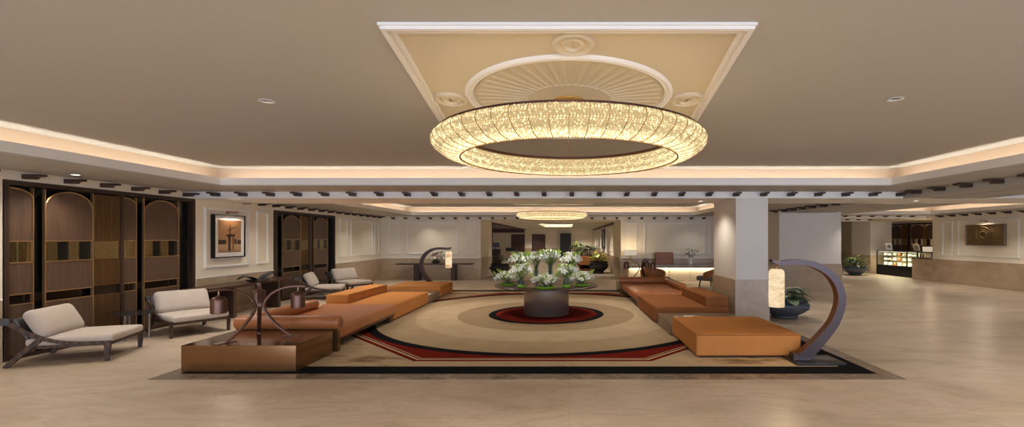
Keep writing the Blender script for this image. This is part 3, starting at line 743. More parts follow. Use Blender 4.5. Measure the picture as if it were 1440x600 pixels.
# ---- chandeliers
def make_chandelier(label, loc):
    root = thing('ring_chandelier', label, 'chandelier', loc)      # origin at ceiling
    zz = lambda z: z-ZC1
    prof = [(1.30, 2.912), (1.335, 2.895), (1.355, 2.87), (1.36, 2.845), (1.352, 2.815), (1.33, 2.785), (1.29, 2.755), (1.235, 2.73), (1.17, 2.712), (1.10, 2.702), (1.082, 2.712), (1.08, 2.74), (1.08, 2.80), (1.08, 2.86), (1.08, 2.90)]
    core = [(r_-0.018 if r_ > 1.09 else r_+.02, zz(z+(0.012 if r_ > 1.09 else 0))) for r_, z in prof]
    MB().lathe(core, n=96).build('glow_core', M['core'], root)
    # crystals strung in rows over the profile
    pts = []
    for (a, b) in zip(prof[:-1], prof[1:]):
        ln = math.hypot(a[0]-b[0], a[1]-b[1]); m = max(1, round(ln/.0165))
        for k in range(m): t = k/m; pts.append((a[0]+(b[0]-a[0])*t, a[1]+(b[1]-a[1])*t))
    mb = MB(); rnd = random.Random(3)
    for i, (r_, z) in enumerate(pts):
        n = int(2*PI*r_/.025)
        for k in range(n):
            th = 2*PI*(k+.5*(i % 2))/n
            mb.octa((r_*math.cos(th), r_*math.sin(th), zz(z)+rnd.uniform(-.002, .002)), rnd.uniform(.0078, .0105))
    mb.build('crystals', M['bead'], root, smooth=False, recalc=False)
    MB().lathe([(1.30, zz(2.905)), (1.315, zz(2.905)), (1.315, zz(2.928)), (1.07, zz(2.928)), (1.07, zz(2.90)), (1.085, zz(2.90)), (1.085, zz(2.915)), (1.30, zz(2.915))], n=96, closed=True).build('top_frame', M['bronze2'], root)
    MB().lathe([(1.085, zz(2.690)), (1.10, zz(2.690)), (1.10, zz(2.702)), (1.085, zz(2.702))], n=96, closed=True).build('bottom_hoop', M['brass'], root)
    # thin dark ribs
    mb = MB(); rib = [(r_+.012, zz(z-(.01 if z < 2.75 else 0))) for r_, z in prof[:10]]
    mb.ribbon([(r_, 0, z) for r_, z in rib], (0, 1, 0), .0045, .005)
    rb0 = mb.build('rib', M['brass'], root, smooth=False)
    for k in range(1, 56):
        o = rb0.copy(); COL.objects.link(o); o.parent = root; o.rotation_euler = (0, 0, 2*PI*k/56)
    MB().lathe([(0, 0), (.165, 0), (.165, -.03), (.12, -.045), (0, -.045)], n=40).build('canopy', M['gold'], root)
    for k in range(4):
        a = PI/2*k+PI/2
        MB().tube([(.06*math.cos(a), .06*math.sin(a), -.04), (1.09*math.cos(a), 1.09*math.sin(a), zz(2.92))], .005, 6).build('suspension_cable', M['brass'], root)
    return root
ch1 = make_chandelier('huge crystal ring chandelier hanging below the plaster ceiling panel', (0.0, 4.69, ZC1))
ch2 = dup(ch1, (-.66, 17.6, ZC2), 0, 'far crystal ring chandelier beyond the beam over the second seating bay')
def glow(loc, e, rad=.3, col=(1, .72, .40)):
    l = bpy.data.lights.new('chandelier_lamp', 'POINT'); l.energy = e; l.shadow_soft_size = rad; l.color = col
    o = bpy.data.objects.new('chandelier_lamp', l); COL.objects.link(o); o.location = loc

# ---- round table with flowers
TX, TY = -.56, 11.4
tb = thing('round_table', 'round dark table on a brushed steel drum carrying white flowers', 'table', (TX, TY, GZ))
MB().lathe([(0, 0), (.555, 0), (.56, .006), (.56, .69), (.55, .695), (0, .695)], n=64).build('drum_base', M['steel'], tb)
MB().lathe([(0, .695), (1.26, .695), (1.29, .706), (1.29, .722), (1.275, .732), (0, .732)], n=96).build('tabletop', M['ttop'], tb)
TZ = GZ+.732

def lily_mesh(size=.17):
    mb = MB()
    for k in range(6):
        a = 2*PI*k/6+(.1 if k % 2 else 0); d = Vector((math.cos(a), math.sin(a), 0)); rows = []
        side = Vector((-d.y, d.x, 0)); L_ = size*.62*(1 if k % 2 else .93)
        for i, (t, up, w) in enumerate(((0.05, 0, .010), (.3, .045, .019), (.6, .066, .025), (.85, .056, .016), (1.0, .03, .002))):
            c = d*L_*t+Vector((0, 0, up*size/.15)); ww = w*size/.15
            rows.append([mb.bm.verts.new(c-side*ww+Vector((0, 0, .006))), mb.bm.verts.new(c), mb.bm.verts.new(c+side*ww+Vector((0, 0, .006)))])
        for a_, b_ in zip(rows[:-1], rows[1:]):
            mb.bm.faces.new([a_[0], a_[1], b_[1], b_[0]]); mb.bm.faces.new([a_[1], a_[2], b_[2], b_[1]])
    o = mb.build('lily_bloom', M['petal']); 
    me = o.data; bpy.data.objects.remove(o)
    return me
def puff_mesh(size=.07):
    mb = MB(); rnd = random.Random(5)
    for k in range(26):
        v = Vector((rnd.gauss(0, 1), rnd.gauss(0, 1), rnd.gauss(.3, 1))).normalized()
        mb.leaf(v*size*.25, v, size*.75, size*.7, droop=.15, fold=.25, n=2)
    o = mb.build('round_bloom', M['petal']); me = o.data; bpy.data.objects.remove(o); return me
LILY, PUFF = lily_mesh(), puff_mesh()
LILYP = LILY.copy(); LILYP.materials.clear(); LILYP.materials.append(M['pink'])
def bouquet(loc, label, rad, height, n, mesh, leafmat, group=None, stems=.3, cat='flowers', name='lily_bouquet', squash=.45, leaves=26, sc=1.0, mesh2=None, buds=8, seed=0, part='bloom'):
    """loc = vase mouth; stems reach down inside the vase"""
    rnd = random.Random(seed+int(loc[0]*100)+int(loc[1]*10))
    root = thing(name, label, cat, loc, 0, group)
    mb = MB(); gr = MB()
    for k in range(n):
        ph = k*2.39996+rnd.uniform(-.3, .3); u = math.sqrt((k+.5)/n)
        x, y = rad*u*math.cos(ph), rad*u*math.sin(ph); z = height*(1-squash*u*u)+rnd.uniform(-.02, .02)
        o = bpy.data.objects.new(part, (mesh2 if mesh2 and k % 3 == 0 else mesh)); COL.objects.link(o); o.parent = root; o.location = (x, y, z)
        tilt = .25+u*.75; o.rotation_euler = (tilt*-math.sin(ph), tilt*math.cos(ph), rnd.uniform(0, 6)); s_ = sc*rnd.uniform(.82, 1.12); o.scale = (s_, s_, s_)
        gr.tube([(x*.08, y*.08, -stems), (x*.2, y*.2, 0), (x*.75, y*.75, z*.6), (x, y, z)], .004, 5)
    for k in range(leaves):
        ph = rnd.uniform(0, 2*PI); r0 = rad*rnd.uniform(.1, .85); z0 = height*rnd.uniform(.35, 1.0)*(1-.3*(r0/rad)**2)
        mb.leaf((r0*math.cos(ph), r0*math.sin(ph), z0), (math.cos(ph), math.sin(ph), rnd.uniform(.0, 1.3)), rnd.uniform(.12, .20), .038, .3)
    for k in range(leaves//2):
        ph = rnd.uniform(0, 2*PI); r0 = rad*rnd.uniform(.1, .5); z0 = height*rnd.uniform(.0, .4)
        mb.leaf((r0*math.cos(ph), r0*math.sin(ph), z0), (math.cos(ph), math.sin(ph), rnd.uniform(.2, 1.0)), rnd.uniform(.12, .18), .04, .3)
    for k in range(buds):
        ph = rnd.uniform(0, 2*PI); r0 = rad*rnd.uniform(.3, 1.0); z0 = height*rnd.uniform(.8, 1.1)
        d = Vector((math.cos(ph)*.7, math.sin(ph)*.7, .8)).normalized(); p = Vector((r0*math.cos(ph), r0*math.sin(ph), z0))
        mb.tube([p, p+d*.05, p+d*.10, p+d*.13], [.005, .017, .013, .002], 6)
    mb.build('foliage', leafmat, root); gr.build('stems', M['leafd'], root)
    return root
def tall_vase(loc, label, r_, h, group=None, water=.5, moss=False):
    t = thing('glass_vase', label, 'vase', loc, 0, group)
    MB().lathe([(0, 0), (r_*.9, 0), (r_, .01), (r_, h), (r_*1.04, h+.006), (r_*.94, h), (r_*.94, .02), (0, .02)], n=28).build('glass_body', M['glass'], t)
    MB().lathe([(0, .021), (r_*.93, .021), (r_*.93, h*water), (0, h*water)], n=28).build('water', M['water'], t)
    if moss: MB().lathe([(0, .0), (r_*1.25, .0), (r_*1.45, .02), (r_*1.3, .05), (r_*1.02, .06)], n=28).build('moss_collar', M['moss'], t)
    return t
# tall vases with lilies (back row)
for (xp, d, hv, lab) in ((731, 11.7, .40, 'leftmost of the four tall lily vases'), (754, 12.1, .42, 'second tall lily vase from the left'), (774, 11.45, .47, 'tallest of the lily vases, in the middle of the table'), (803, 11.8, .40, 'rightmost of the four tall lily vases')):
    x = px(xp, d); tall_vase((x, d, TZ), 'tall clear glass cylinder vase, '+lab, .065, hv, water=.7)
    bouquet((x, d, TZ+hv), 'white lilies with lime buds in the '+lab.split(',')[0].replace('tallest of the lily vases', 'tallest glass vase'), .22, .30, 26, LILY, M['leaf'], leaves=64, buds=26, stems=.35, seed=int(xp))
# mid-height vases in front
for (xp, d, lab) in ((733, 10.72, 'left'), (796, 10.72, 'right')):
    x = px(xp, d); tall_vase((x, d, TZ), 'medium glass vase in a lime moss collar at the front %s of the table' % lab, .07, .22, water=.6, moss=True)
    bouquet((x, d, TZ+.22), 'white lilies in the medium vase at the front %s of the table' % lab, .21, .24, 18, LILY, M['leaf'], leaves=56, buds=16, stems=.18, seed=int(xp)+1)
# low bowls with round white blooms
for (xp, d, rr, lab) in ((714, 11.25, .14, 'at the left rim of the table'), (767, 10.5, .17, 'at the front middle of the table'), (818, 11.1, .14, 'at the right rim of the table')):
    x = px(xp, d)
    t = thing('glass_bowl', 'low glass bowl ringed with lime moss %s' % lab, 'bowl', (x, d, TZ))
    MB().lathe([(0, 0), (rr*.8, 0), (rr, .03), (rr*1.02, .10), (rr*.95, .10), (rr*.93, .035), (0, .012)], n=32).build('glass_body', M['glass'], t)
    MB().lathe([(rr*.8, .0), (rr*1.3, .0), (rr*1.4, .018), (rr*1.15, .04), (rr*1.03, .045)], n=32).build('moss_collar', M['moss'], t)
    bouquet((x, d, TZ+.10), 'low mound of round white blooms %s' % lab, .30, .19, 26, PUFF, M['leaf'], leaves=44, buds=6, stems=.07, name='bloom_mound', seed=int(xp)+2, squash=.6)

# ---- lounge seating
def ottoman(label, loc, rz, w, l, h, mat):
    t = thing('ottoman', label, 'ottoman', loc, rz)
    MB().box(-w/2+.08, w/2-.08, -l/2+.08, l/2-.08, 0, .035).build('plinth_base', M['black'], t, smooth=False)
    MB().rbox(-w/2, w/2, -l/2, l/2, .03, h, r=.035, bulge=.012, n=8).build('upholstered_body', mat, t)
    mb = MB()
    for s_ in (-1, 1):
        mb.tube([(-w/2+.03, s_*(l/2-.004), h-.012), (w/2-.03, s_*(l/2-.004), h-.012)], .006, 6); mb.tube([(s_*(w/2-.004), -l/2+.03, h-.012), (s_*(w/2-.004), l/2-.03, h-.012)], .006, 6)
    mb.build('piping', M['velvet2'], t)
    return t
def module(label, loc, rz, w, l, h, side):
    t = thing('sofa_module', label, 'sofa', loc, rz)
    MB().box(-w/2+.08, w/2-.08, -l/2+.08, l/2-.08, 0, .035).build('plinth_base', M['black'], t, smooth=False)
    MB().rbox(-w/2, w/2, -l/2, l/2, .025, h, r=.035, bulge=.01, n=8).build('seat', M['velvet2'], t)
    x0, x1 = (w/2-.52, w/2) if side > 0 else (-w/2, -w/2+.52)
    MB().rbox(x0, x1, -l/2+.02, l/2-.22, h-.005, h+.205, r=.03, n=6, bulge=.006).build('back_cushion', M['velvet2'], t)
    mb = MB()
    xe = x0 if side > 0 else x1
    mb.tube([(xe, -l/2+.05, h+.198), (xe, l/2-.25, h+.198)], .006, 6)
    mb.build('piping', M['velvet2'], t)
    return t
def bolster(mb, p0, p1, r_):
    p0, p1 = Vector(p0), Vector(p1); d = (p1-p0).normalized(); Ln = (p1-p0).length
    ts = [0, .004, .02, .04, .07]; rs = [r_*.45, r_*.75, r_*.93, r_*.985, r_]
    path = [p0+d*t for t in ts]+[p0+d*(Ln*.5)]+[p1-d*t for t in ts[::-1]]
    mb.tube(path, rs+[r_]+rs[::-1], 24)
def daybed(label, loc, rz, w, l):
    """end roll at -y, side roll at -x"""
    t = thing('daybed', label, 'daybed', loc, rz)
    y0 = -l/2
    MB().box(-w/2+.02, w/2+.03, y0-.09, y0+.0, 0, .40).build('end_panel', M['bronze'], t, smooth=False)
    MB().box(w/2-.20, w/2-.08, l/2-.24, l/2-.10, 0, .16).build('leg', M['bronze2'], t, smooth=False)
    MB().box(-w/2+.08, -w/2+.2, l/2-.24, l/2-.10, 0, .16).build('leg', M['bronze2'], t, smooth=False)
    MB().box(-w/2+.06, w/2-.06, y0, l/2-.04, .13, .19).build('frame', M['bronze2'], t, smooth=False)
    MB().rbox(-w/2+.02, w/2, y0+.01, l/2, .18, .385, r=.05, bulge=.012, n=8).build('seat', M['leather'], t)
    mb = MB(); bolster(mb, (-w/2-.02, y0-.02, .475), (w/2+.06, y0-.02, .475), .118); mb.build('end_bolster', M['leather'], t)
    mb = MB(); bolster(mb, (-w/2+.13, y0+.12, .475), (-w/2+.13, l/2-.62, .475), .112); mb.build('side_bolster', M['leather'], t)
    mb = MB()
    for (x_, z0, z1) in ((w/2+.062, .40, .56),): mb.box(x_-.004, x_+.004, y0-.026, y0-.014, z0, z1-.03)
    mb.build('end_strap', M['bronze2'], t, smooth=False)
    return t
def stone_table(label, loc, rz, w, l, h):
    t = thing('low_table', label, 'table', loc, rz)
    MB().rbox(-w/2, w/2, -l/2, l/2, .0, h, r=.008, n=1, seg=2).build('stone_block', M['slab'], t)
    MB().box(-w/2+.0, w/2, -l/2, l/2, h, h+.006).build('polished_top', M['slab'], t, smooth=False)
    return t
def plinth(label, loc, rz, w, l, h):
    t = thing('display_plinth', label, 'plinth', loc, rz)
    MB().rbox(-w/2, w/2, -l/2, l/2, .0, h, r=.006, n=1, seg=2).build('body', M['bronze'], t)
    mb = MB(); mb.box(-w/2+.004, w/2-.004, -l/2+.004, l/2-.004, h-.0005, h+.003); mb.build('top_plate', M['bronzetop'], t, smooth=False)
    return t
RS = R(1.1)
ottoman('square orange velvet ottoman beside the near curved floor lamp', (2.83, 8.0, GZ), R(.4), 1.66, 1.68, .37, M['velvet'])
stone_table('low stone table between the near ottoman and the right velvet module', (2.78, 9.48, GZ), R(.8), 1.64, 1.25, .225)
module('rust velvet sofa module right of the flowers, low back cushion towards the column', (2.72, 11.27, GZ), RS, 1.68, 2.27, .365, 1)
daybed('tan leather daybed with two bolsters, far right before the reception desk', (2.60, 13.82, GZ), PI+RS, 1.62, 2.76)
plinth('low bronze plinth behind the far right daybed', (2.54, 16.02, GZ), RS, 1.62, 1.02, .37)
plinth('low bronze plinth at the near left carrying the three-armed sculpture', (-4.67, 6.94, GZ), R(.6), 1.61, 1.03, .37)
daybed('tan leather daybed with two bolsters, near left beside the bronze plinth', (-4.72, 9.0, GZ), R(.7), 1.66, 2.72)
module('orange velvet sofa module behind the near left daybed, back cushion on its outer side', (-4.83, 11.68, GZ), R(.6)+PI, 1.68, 2.62, .365, 1)
for o in bpy.data.objects:
    if o.parent and o.parent.get('label', '').startswith('orange velvet sofa') and o.name.split('.')[0] in ('seat', 'back_cushion'):
        o.data.materials[0] = M['velvet']
stone_table('low stone table beside the far left ottoman', (-4.87, 13.64, GZ), R(.5), 1.64, 1.26, .225)
ottoman('square orange velvet ottoman far left under the small curved lamp', (-4.88, 15.1, GZ), R(.5), 1.66, 1.62, .37, M['velvet'])

# magazines on stone tables
def magazine(loc, rz, label, w=.30, d=.22, cols=None):
    t = thing('open_magazine', label, 'magazine', loc, rz)
    for s_ in (-1, 1):
        mb = MB(); n = 6; rows = []
        for k in range(n+1):
            u = k/n; rows.append((s_*w*u, .006+.014*math.sin(PI*min(1, u*1.3))*(1-u*.4)))
        pts = rows+[(s_*w, 0.0), (0, 0.0)]
        mb.prism(pts, 'y', -d/2, d/2); mb.build('page_block', M['paper'], t)
    mb = MB(); mb.box(.05, .25, -d*.4, d*.05, .021, .0225); mb.build('printed_photo', M['leather'], t, smooth=False)
    mb = MB(); mb.box(-.26, -.12, -d*.4, d*.35, .0205, .0215); mb.build('printed_photo', M['grey'], t, smooth=False)
magazine((px(970, 9.55), 9.55, GZ+.231), R(6), 'open magazine on the right stone table beside the near ottoman')
magazine((px(592, 13.5), 13.5, GZ+.231), R(-8), 'open magazine on the far left stone table')

# ---- three-armed sculpture with hanging bells
def sculpture(label, loc, rz):
    t = thing('bell_sculpture', label, 'sculpture', loc, rz)
    angs = (R(-119), R(8), R(126))
    for a in angs:
        d = Vector((math.cos(a), math.sin(a), 0)); side = Vector((-d.y, d.x, 0))
        prof = [(.46, .012), (.40, .05), (.30, .13), (.20, .23), (.115, .34), (.07, .43), (.065, .50), (.10, .58), (.17, .66), (.27, .72), (.38, .755), (.50, .77), (.66, .765)]
        # smooth
        pts = []
        for i in range(len(prof)-1):
            for k in range(3):
                p0, p1, p2, p3 = prof[max(i-1, 0)], prof[i], prof[i+1], prof[min(i+2, len(prof)-1)]; u = k/3
                q = [0.5*((2*p1[j])+(-p0[j]+p2[j])*u+(2*p0[j]-5*p1[j]+4*p2[j]-p3[j])*u*u+(-p0[j]+3*p1[j]-3*p2[j]+p3[j])*u**3) for j in (0, 1)]
                pts.append(d*q[0]+Vector((0, 0, q[1])))
        pts.append(d*prof[-1][0]+Vector((0, 0, prof[-1][1])))
        arm = MB().ribbon(pts, side, .055, .022).build('curved_arm', M['copper'], t, angle=60)
        mb = MB(); f0, f1 = .32, .60
        mb.prism([tuple((d*f0+side*.02).xy), tuple((d*f1+side*.055).xy), tuple((d*f1-side*.055).xy), tuple((d*f0-side*.02).xy)], 'z', 0, .012)
        mb.build('foot_plate', M['copper'], t, smooth=False)
        b = d*.545
        bell = MB().lathe([(0, .715), (.016, .715), (.018, .69), (.03, .682), (.075, .668), (.096, .645), (.10, .62), (.10, .445), (.094, .44), (.0, .44)], b.x, b.y, 28).build('bell', M['copper'], t)
        MB().tube([b+Vector((0, 0, .70)), b+Vector((0, 0, .765))], .008, 6).build('hook', M['brass'], bell)
    return t
sculpture('brown metal sculpture with three curved arms and bells on the near left plinth', (-4.74, 6.98, GZ+.373), 0)
sculpture('far brown metal sculpture with three arms and bells on the plinth before reception', (2.56, 16.08, GZ+.373), PI)

# ---- crescent floor lamps
def crescent(label, loc, rz):
    """local: opening towards -x, plane x-z"""
    t = thing('curved_floor_lamp', label, 'lamp', loc, rz)
    MB().rbox(-.30, .44, -.25, .25, 0, .035, r=.006, n=1, seg=2).build('base_plate', M['blackstone'], t)
    D0 = 6.98
    img = [(1113, 512.5), (1124, 504.5), (1142.5, 487.5), (1159, 469.5), (1172, 452), (1179.5, 432.5), (1181, 416), (1177, 401), (1167, 386), (1151, 375), (1132.5, 369), (1112, 368.2), (1100, 369.2), (1091, 368.5), (1084, 366)]
    wid = [19, 17, 14.5, 12.5, 11.5, 11, 10.5, 10, 9.5, 8.5, 7.5, 7, 6.5, 6, 3]
    k_ = D0/640
    pr = [((x-1137)*k_, 1.9-(y-334.5)*k_-GZ) for x, y in img]; ws = [w*k_ for w in wid]
    pr[0] = (pr[0][0], .034)
    pts, w2 = [], []
    for i in range(len(pr)-1):
        for k in range(6):
            p0, p1, p2, p3 = pr[max(i-1, 0)], pr[i], pr[i+1], pr[min(i+2, len(pr)-1)]; u = k/6
            q = [0.5*((2*p1[j])+(-p0[j]+p2[j])*u+(2*p0[j]-5*p1[j]+4*p2[j]-p3[j])*u*u+(-p0[j]+3*p1[j]-3*p2[j]+p3[j])*u**3) for j in (0, 1)]
            pts.append(Vector((q[0], 0, q[1]))); w2.append(ws[i]*(1-u)+ws[i+1]*u)
    pts.append(Vector((pr[-1][0], 0, pr[-1][1]))); w2.append(ws[-1])
    pts = [p if p.z > .034 else Vector((p.x, 0, .034)) for p in pts]
    arc = MB().ribbon(pts, (0, 1, 0), .13, w2).build('arched_stem', M['arcblue'], t, angle=60)
    inner = []
    for i, p in enumerate(pts):
        tg = (pts[min(i+1, len(pts)-1)]-pts[max(i-1, 0)]).normalized(); nn = tg.cross(Vector((0, 1, 0))).normalized()
        inner.append(p-nn*(w2[i]/2+.001))
    if (inner[30]-pts[30]).x > 0: inner = [2*p-q for p, q in zip(pts, inner)]
    MB().ribbon(inner[4:-14], (0, 1, 0), .128, .006).build('inner_band', M['arcbrown'], t, angle=60)
    bx = (1092-1137)*k_; zt = hz(377.5, D0)-GZ; zb = hz(431, D0)-GZ; rr = .113
    lan = MB().lathe([(0, zb), (rr*.93, zb), (rr, zb+.012), (rr, zt-.07), (rr*.93, zt-.03), (rr*.7, zt-.006), (0, zt)], bx, 0, 32).build('alabaster_shade', M['alabaster'], t)
    mb = MB(); ztop = hz(370, D0)-GZ
    mb.tube([(bx, 0, zt-.01), (bx, 0, zt+.03)], .012, 8); mb.tube([(bx+.03*math.sin(2*PI*k/16), 0, zt+.06+.03*math.cos(2*PI*k/16)) for k in range(17)], .005, 6)
    mb.tube([(bx, .07, ztop+.05), (bx, .07, zt+.08), (bx, 0, zt+.08), (bx, -.07, zt+.08), (bx, -.07, ztop+.05)], .006, 6)
    mb.build('brass_hanger', M['brass'], t)
    l = bpy.data.lights.new('lantern_lamp', 'POINT'); l.energy = 6; l.color = (1, .75, .45); l.shadow_soft_size = .12
    o = bpy.data.objects.new('lantern_lamp', l); COL.objects.link(o); o.parent = t; o.location = (bx, -.25, (zt+zb)/2)
    return t
crescent('large dark curved floor lamp with glowing alabaster lantern beside the near ottoman', (px(1137, 6.98), 6.98, GZ), 0)
crescent('dark curved floor lamp with alabaster lantern standing behind the far left ottoman', (px(611, 16.15), 16.2, GZ), PI)

# ---- lounge chairs on the left
def lounge_chair(label, loc, rz):
    t = thing('lounge_chair', label, 'chair', loc, rz)
    def smooth(prof, m=4):
        out = []
        for i in range(len(prof)-1):
            for k in range(m):
                p0, p1, p2, p3 = prof[max(i-1, 0)], prof[i], prof[i+1], prof[min(i+2, len(prof)-1)]; u = k/m
                out.append([0.5*((2*p1[j])+(-p0[j]+p2[j])*u+(2*p0[j]-5*p1[j]+4*p2[j]-p3[j])*u*u+(-p0[j]+3*p1[j]-3*p2[j]+p3[j])*u**3) for j in (0, 1)])
        out.append(list(prof[-1])); return out
    for s_ in (-1, 1):
        y = s_*.47
        rail = smooth([(-.66, .71), (-.56, .64), (-.40, .52), (-.22, .41), (0, .335), (.25, .30), (.5, .29), (.60, .29)])
        MB().ribbon([(p[0], y, p[1]) for p in rail], (0, 1, 0), .045, [.05]*len(rail)).build('side_rail', M['chairwood'], t, angle=60)
        MB().ribbon([(-.60, y, 0), (-.42, y, .19), (-.22, y, .38)], (0, 1, 0), .045, [.05, .06, .07]).build('leg', M['chairwood'], t, angle=60)
        MB().ribbon([(.56, y, 0), (.565, y, .15), (.57, y, .30)], (0, 1, 0), .045, [.045, .06, .085]).build('leg', M['chairwood'], t, angle=60)
        MB().box(-.67, -.54, y-.028, y+.028, .625, .715).build('leather_wrap', M['dkleather'], t, smooth=False)
    MB().box(-.36, .58, -.45, .45, .245, .285).build('seat_frame', M['chairwood'], t, smooth=False)
    MB().box(.555, .60, -.45, .45, .245, .31).build('front_rail', M['chairwood'], t, smooth=False)
    mt = Matrix.Translation((-.43, 0, .51)) @ Matrix.Rotation(R(-27), 4, 'Y')
    mb = MB(); mb.rbox(-.02, .02, -.45, .45, -.22, .22, r=.015, n=2, seg=2, mat=mt); mb.build('back_panel', M['dkleather'], t)
    MB().rbox(-.40, .62, -.465, .465, .285, .405, r=.045, bulge=.02, n=8).build('seat_cushion', M['linen'], t)
    mt = Matrix.Translation((-.30, 0, .60)) @ Matrix.Rotation(R(63), 4, 'Y')
    MB().rbox(-.235, .235, -.45, .45, -.085, .085, r=.08, bulge=.05, n=8, mat=mt).build('back_cushion', M['linen'], t)
    return t
c1 = lounge_chair('pale lounge chair nearest the camera, on the far left before the timber screen', (-7.84, 7.30, 0), R(20))
dup(c1, (-7.765, 9.30, 0), R(-31), 'pale lounge chair angled beside the console, right of the small glass side table')
dup(c1, (-7.80, 14.38, 0), R(20), 'pale lounge chair before the second timber screen, seen beyond the console end')
dup(c1, (-7.78, 16.15, 0), R(-30), 'farthest pale lounge chair, standing near the back left corner')
def side_table(label, loc, h=.5, r_=.33):
    t = thing('side_table', label, 'table', loc)
    MB().lathe([(0, h-.018), (r_, h-.018), (r_+.004, h-.009), (r_, h), (0, h)], n=40).build('glass_top', M['blackstone'], t)
    for k in range(3):
        a = 2*PI*k/3+.6; MB().tube([(r_*.62*math.cos(a), r_*.62*math.sin(a), 0), (r_*.62*math.cos(a), r_*.62*math.sin(a), h-.018)], .022, 10).build('leg', M['steel'], t)
    return t
st = side_table('small round dark side table between the two nearest lounge chairs', (px(184, 8.65)+.12, 8.60, 0))
dup(st, (-8.2, 15.32, 0), 0, 'small round side table between the two farther lounge chairs')

# ---- console along left wall with black bird bowl
cn = thing('console_table', 'long dark wood console along the left wall under the sepia print', 'table', (XL, 0, 0))
pts = [(.03, 10.1), (.66, 10.1), (.70, 10.16), (.70, 12.9), (.62, 13.2), (.40, 13.33), (.03, 13.36)]
MB().prism(pts, 'z', .725, .775).build('tabletop', M['ttop'], cn, smooth=False)
for y in (10.80, 12.47): MB().box(.06, .69, y, y+.10, 0, .725).build('leg', M['dwood'], cn, smooth=False)
MB().box(.05, .10, 10.2, 13.2, .62, .725).build('apron', M['dwood'], cn, smooth=False)
bd = thing('bird_sculpture', 'black sculpture of two spread wings on the left wall console', 'sculpture', (px(352, 11.75)+.2, 11.75, .775), R(68))
MB().lathe([(0, 0), (.17, 0), (.26, .025), (.33, .065), (.30, .07), (.2, .04), (0, .03)], n=36, sy=.55).build('boat_body', M['blackstone'], bd)
def wing(s_, up):
    mb = MB(); rows = []
    for k in range(9):
        u = k/8; x = s_*(.05+.46*u); z = .05+up*math.sin(PI*min(1, u*1.05)*.62)-.10*u*u; w = .20*math.sin(PI*(.12+.80*u))**.8*(1-.55*u)+.012
        rows.append([mb.bm.verts.new((x, -w, z-.015)), mb.bm.verts.new((x, 0, z+.022)), mb.bm.verts.new((x, w, z-.015)), mb.bm.verts.new((x, 0, z-.02))])
    for a, b in zip(rows[:-1], rows[1:]):
        for k in range(4): mb.bm.faces.new([a[k], a[(k+1) % 4], b[(k+1) % 4], b[k]])
    mb.bm.faces.new(rows[0]); mb.bm.faces.new(rows[-1][::-1]); return mb
wing(-1, .17).build('wing', M['blackstone'], bd, angle=60); wing(1, .22).build('wing', M['blackstone'], bd, angle=60)

# ---- back console with flowers
bc = thing('console_table', 'thin dark console table against the back wall left of the passage', 'table', (0, 0, 0))
MB().rbox(px(557, 20.3), px(664, 20.3), 20.2, 20.75, .715, .765, r=.012, n=1, seg=2).build('tabletop', M['dwood'], bc)
for a, b in ((582, 589), (634, 640)): MB().box(px(a, 20.3), px(b, 20.3), 20.28, 20.70, 0, .715).build('leg', M['dwood'], bc, smooth=False)
t = thing('flower_bowl', 'low dark bowl on the back wall console', 'bowl', (px(613, 20.45), 20.45, .765))
MB().lathe([(0, 0), (.12, 0), (.16, .03), (.18, .10), (.16, .10), (.13, .04), (0, .02)], n=28).build('bowl_body', M['pot2'], t)
bouquet((px(613, 20.45), 20.45, .865), 'pink and white flower arrangement on the back wall console', .30, .34, 30, LILY, M['leafd'], leaves=60, buds=10, stems=.06, mesh2=LILYP, name='flower_arrangement', squash=.75, seed=3)

# ---- potted plants
def bowl_pot(t, r_, h, mat, lugs=True):
    MB().lathe([(0, 0), (r_*.50, 0), (r_*.54, h*.06), (r_*.52, h*.14), (r_*.86, h*.40), (r_*.98, h*.62), (r_*.97, h*.78), (r_*.88, h*.86), (r_*.93, h*.96), (r_*.98, h), (r_*.90, h), (r_*.84, h*.9), (r_*.5, h*.88), (0, h*.88)], n=44).build('pot', mat, t)
    if lugs:
        for k in range(4):
            a = 2*PI*k/4+.5; mb = MB()
            mb.tube([(r_*.93*math.cos(a-.16), r_*.93*math.sin(a-.16), h*.72), (r_*1.08*math.cos(a), r_*1.08*math.sin(a), h*.66), (r_*.93*math.cos(a+.16), r_*.93*math.sin(a+.16), h*.72)], [.03, .045, .03], 8)
            mb.build('lug', mat, t)
    MB().lathe([(0, h*.90), (r_*.86, h*.90)], n=30).build('soil', M['soil'], t)
def foliage(t, z0, rad, hgt, n, L_, W_, mats, seed=0, stems=True, up=.5, name='foliage'):
    rnd = random.Random(seed)
    mbs = [MB() for _ in mats]; sm = MB()
    for k in range(n):
        ph = rnd.uniform(0, 2*PI); u = math.sqrt(rnd.random()); zz = z0+hgt*(rnd.uniform(.25, 1.0))*(1-.45*u*u)
        p = Vector((rad*u*math.cos(ph), rad*u*math.sin(ph), zz)); d = Vector((math.cos(ph), math.sin(ph), rnd.uniform(-.2, 1)*up*2))
        mbs[k % len(mbs)].leaf(p, d, L_*rnd.uniform(.7, 1.2), W_*rnd.uniform(.7, 1.2), .35)
        if stems and k % 3 == 0: sm.tube([(p.x*.15, p.y*.15, z0-.02), (p.x*.6, p.y*.6, (z0+zz)/2), p], .007, 5)
    for m_, mm in zip(mbs, mats): m_.build(name, mm, t)
    if stems: sm.build('stems', M['twig'], t)
t = thing('potted_plant', 'broad-leaved plant in a slate blue bowl pot beside the square column', 'plant', (px(1103, 10.95), 10.95, 0))
bowl_pot(t, .56, .44, M['pot'])
foliage(t, .42, .34, .34, 46, .32, .26, [M['leafg'], M['leafg'], M['leafd']], 4, up=.2)
t = thing('potted_plant', 'dark leafy bush in a wide slate pot left of the pastry case', 'plant', (px(1203, 23.4), 23.4, 0))
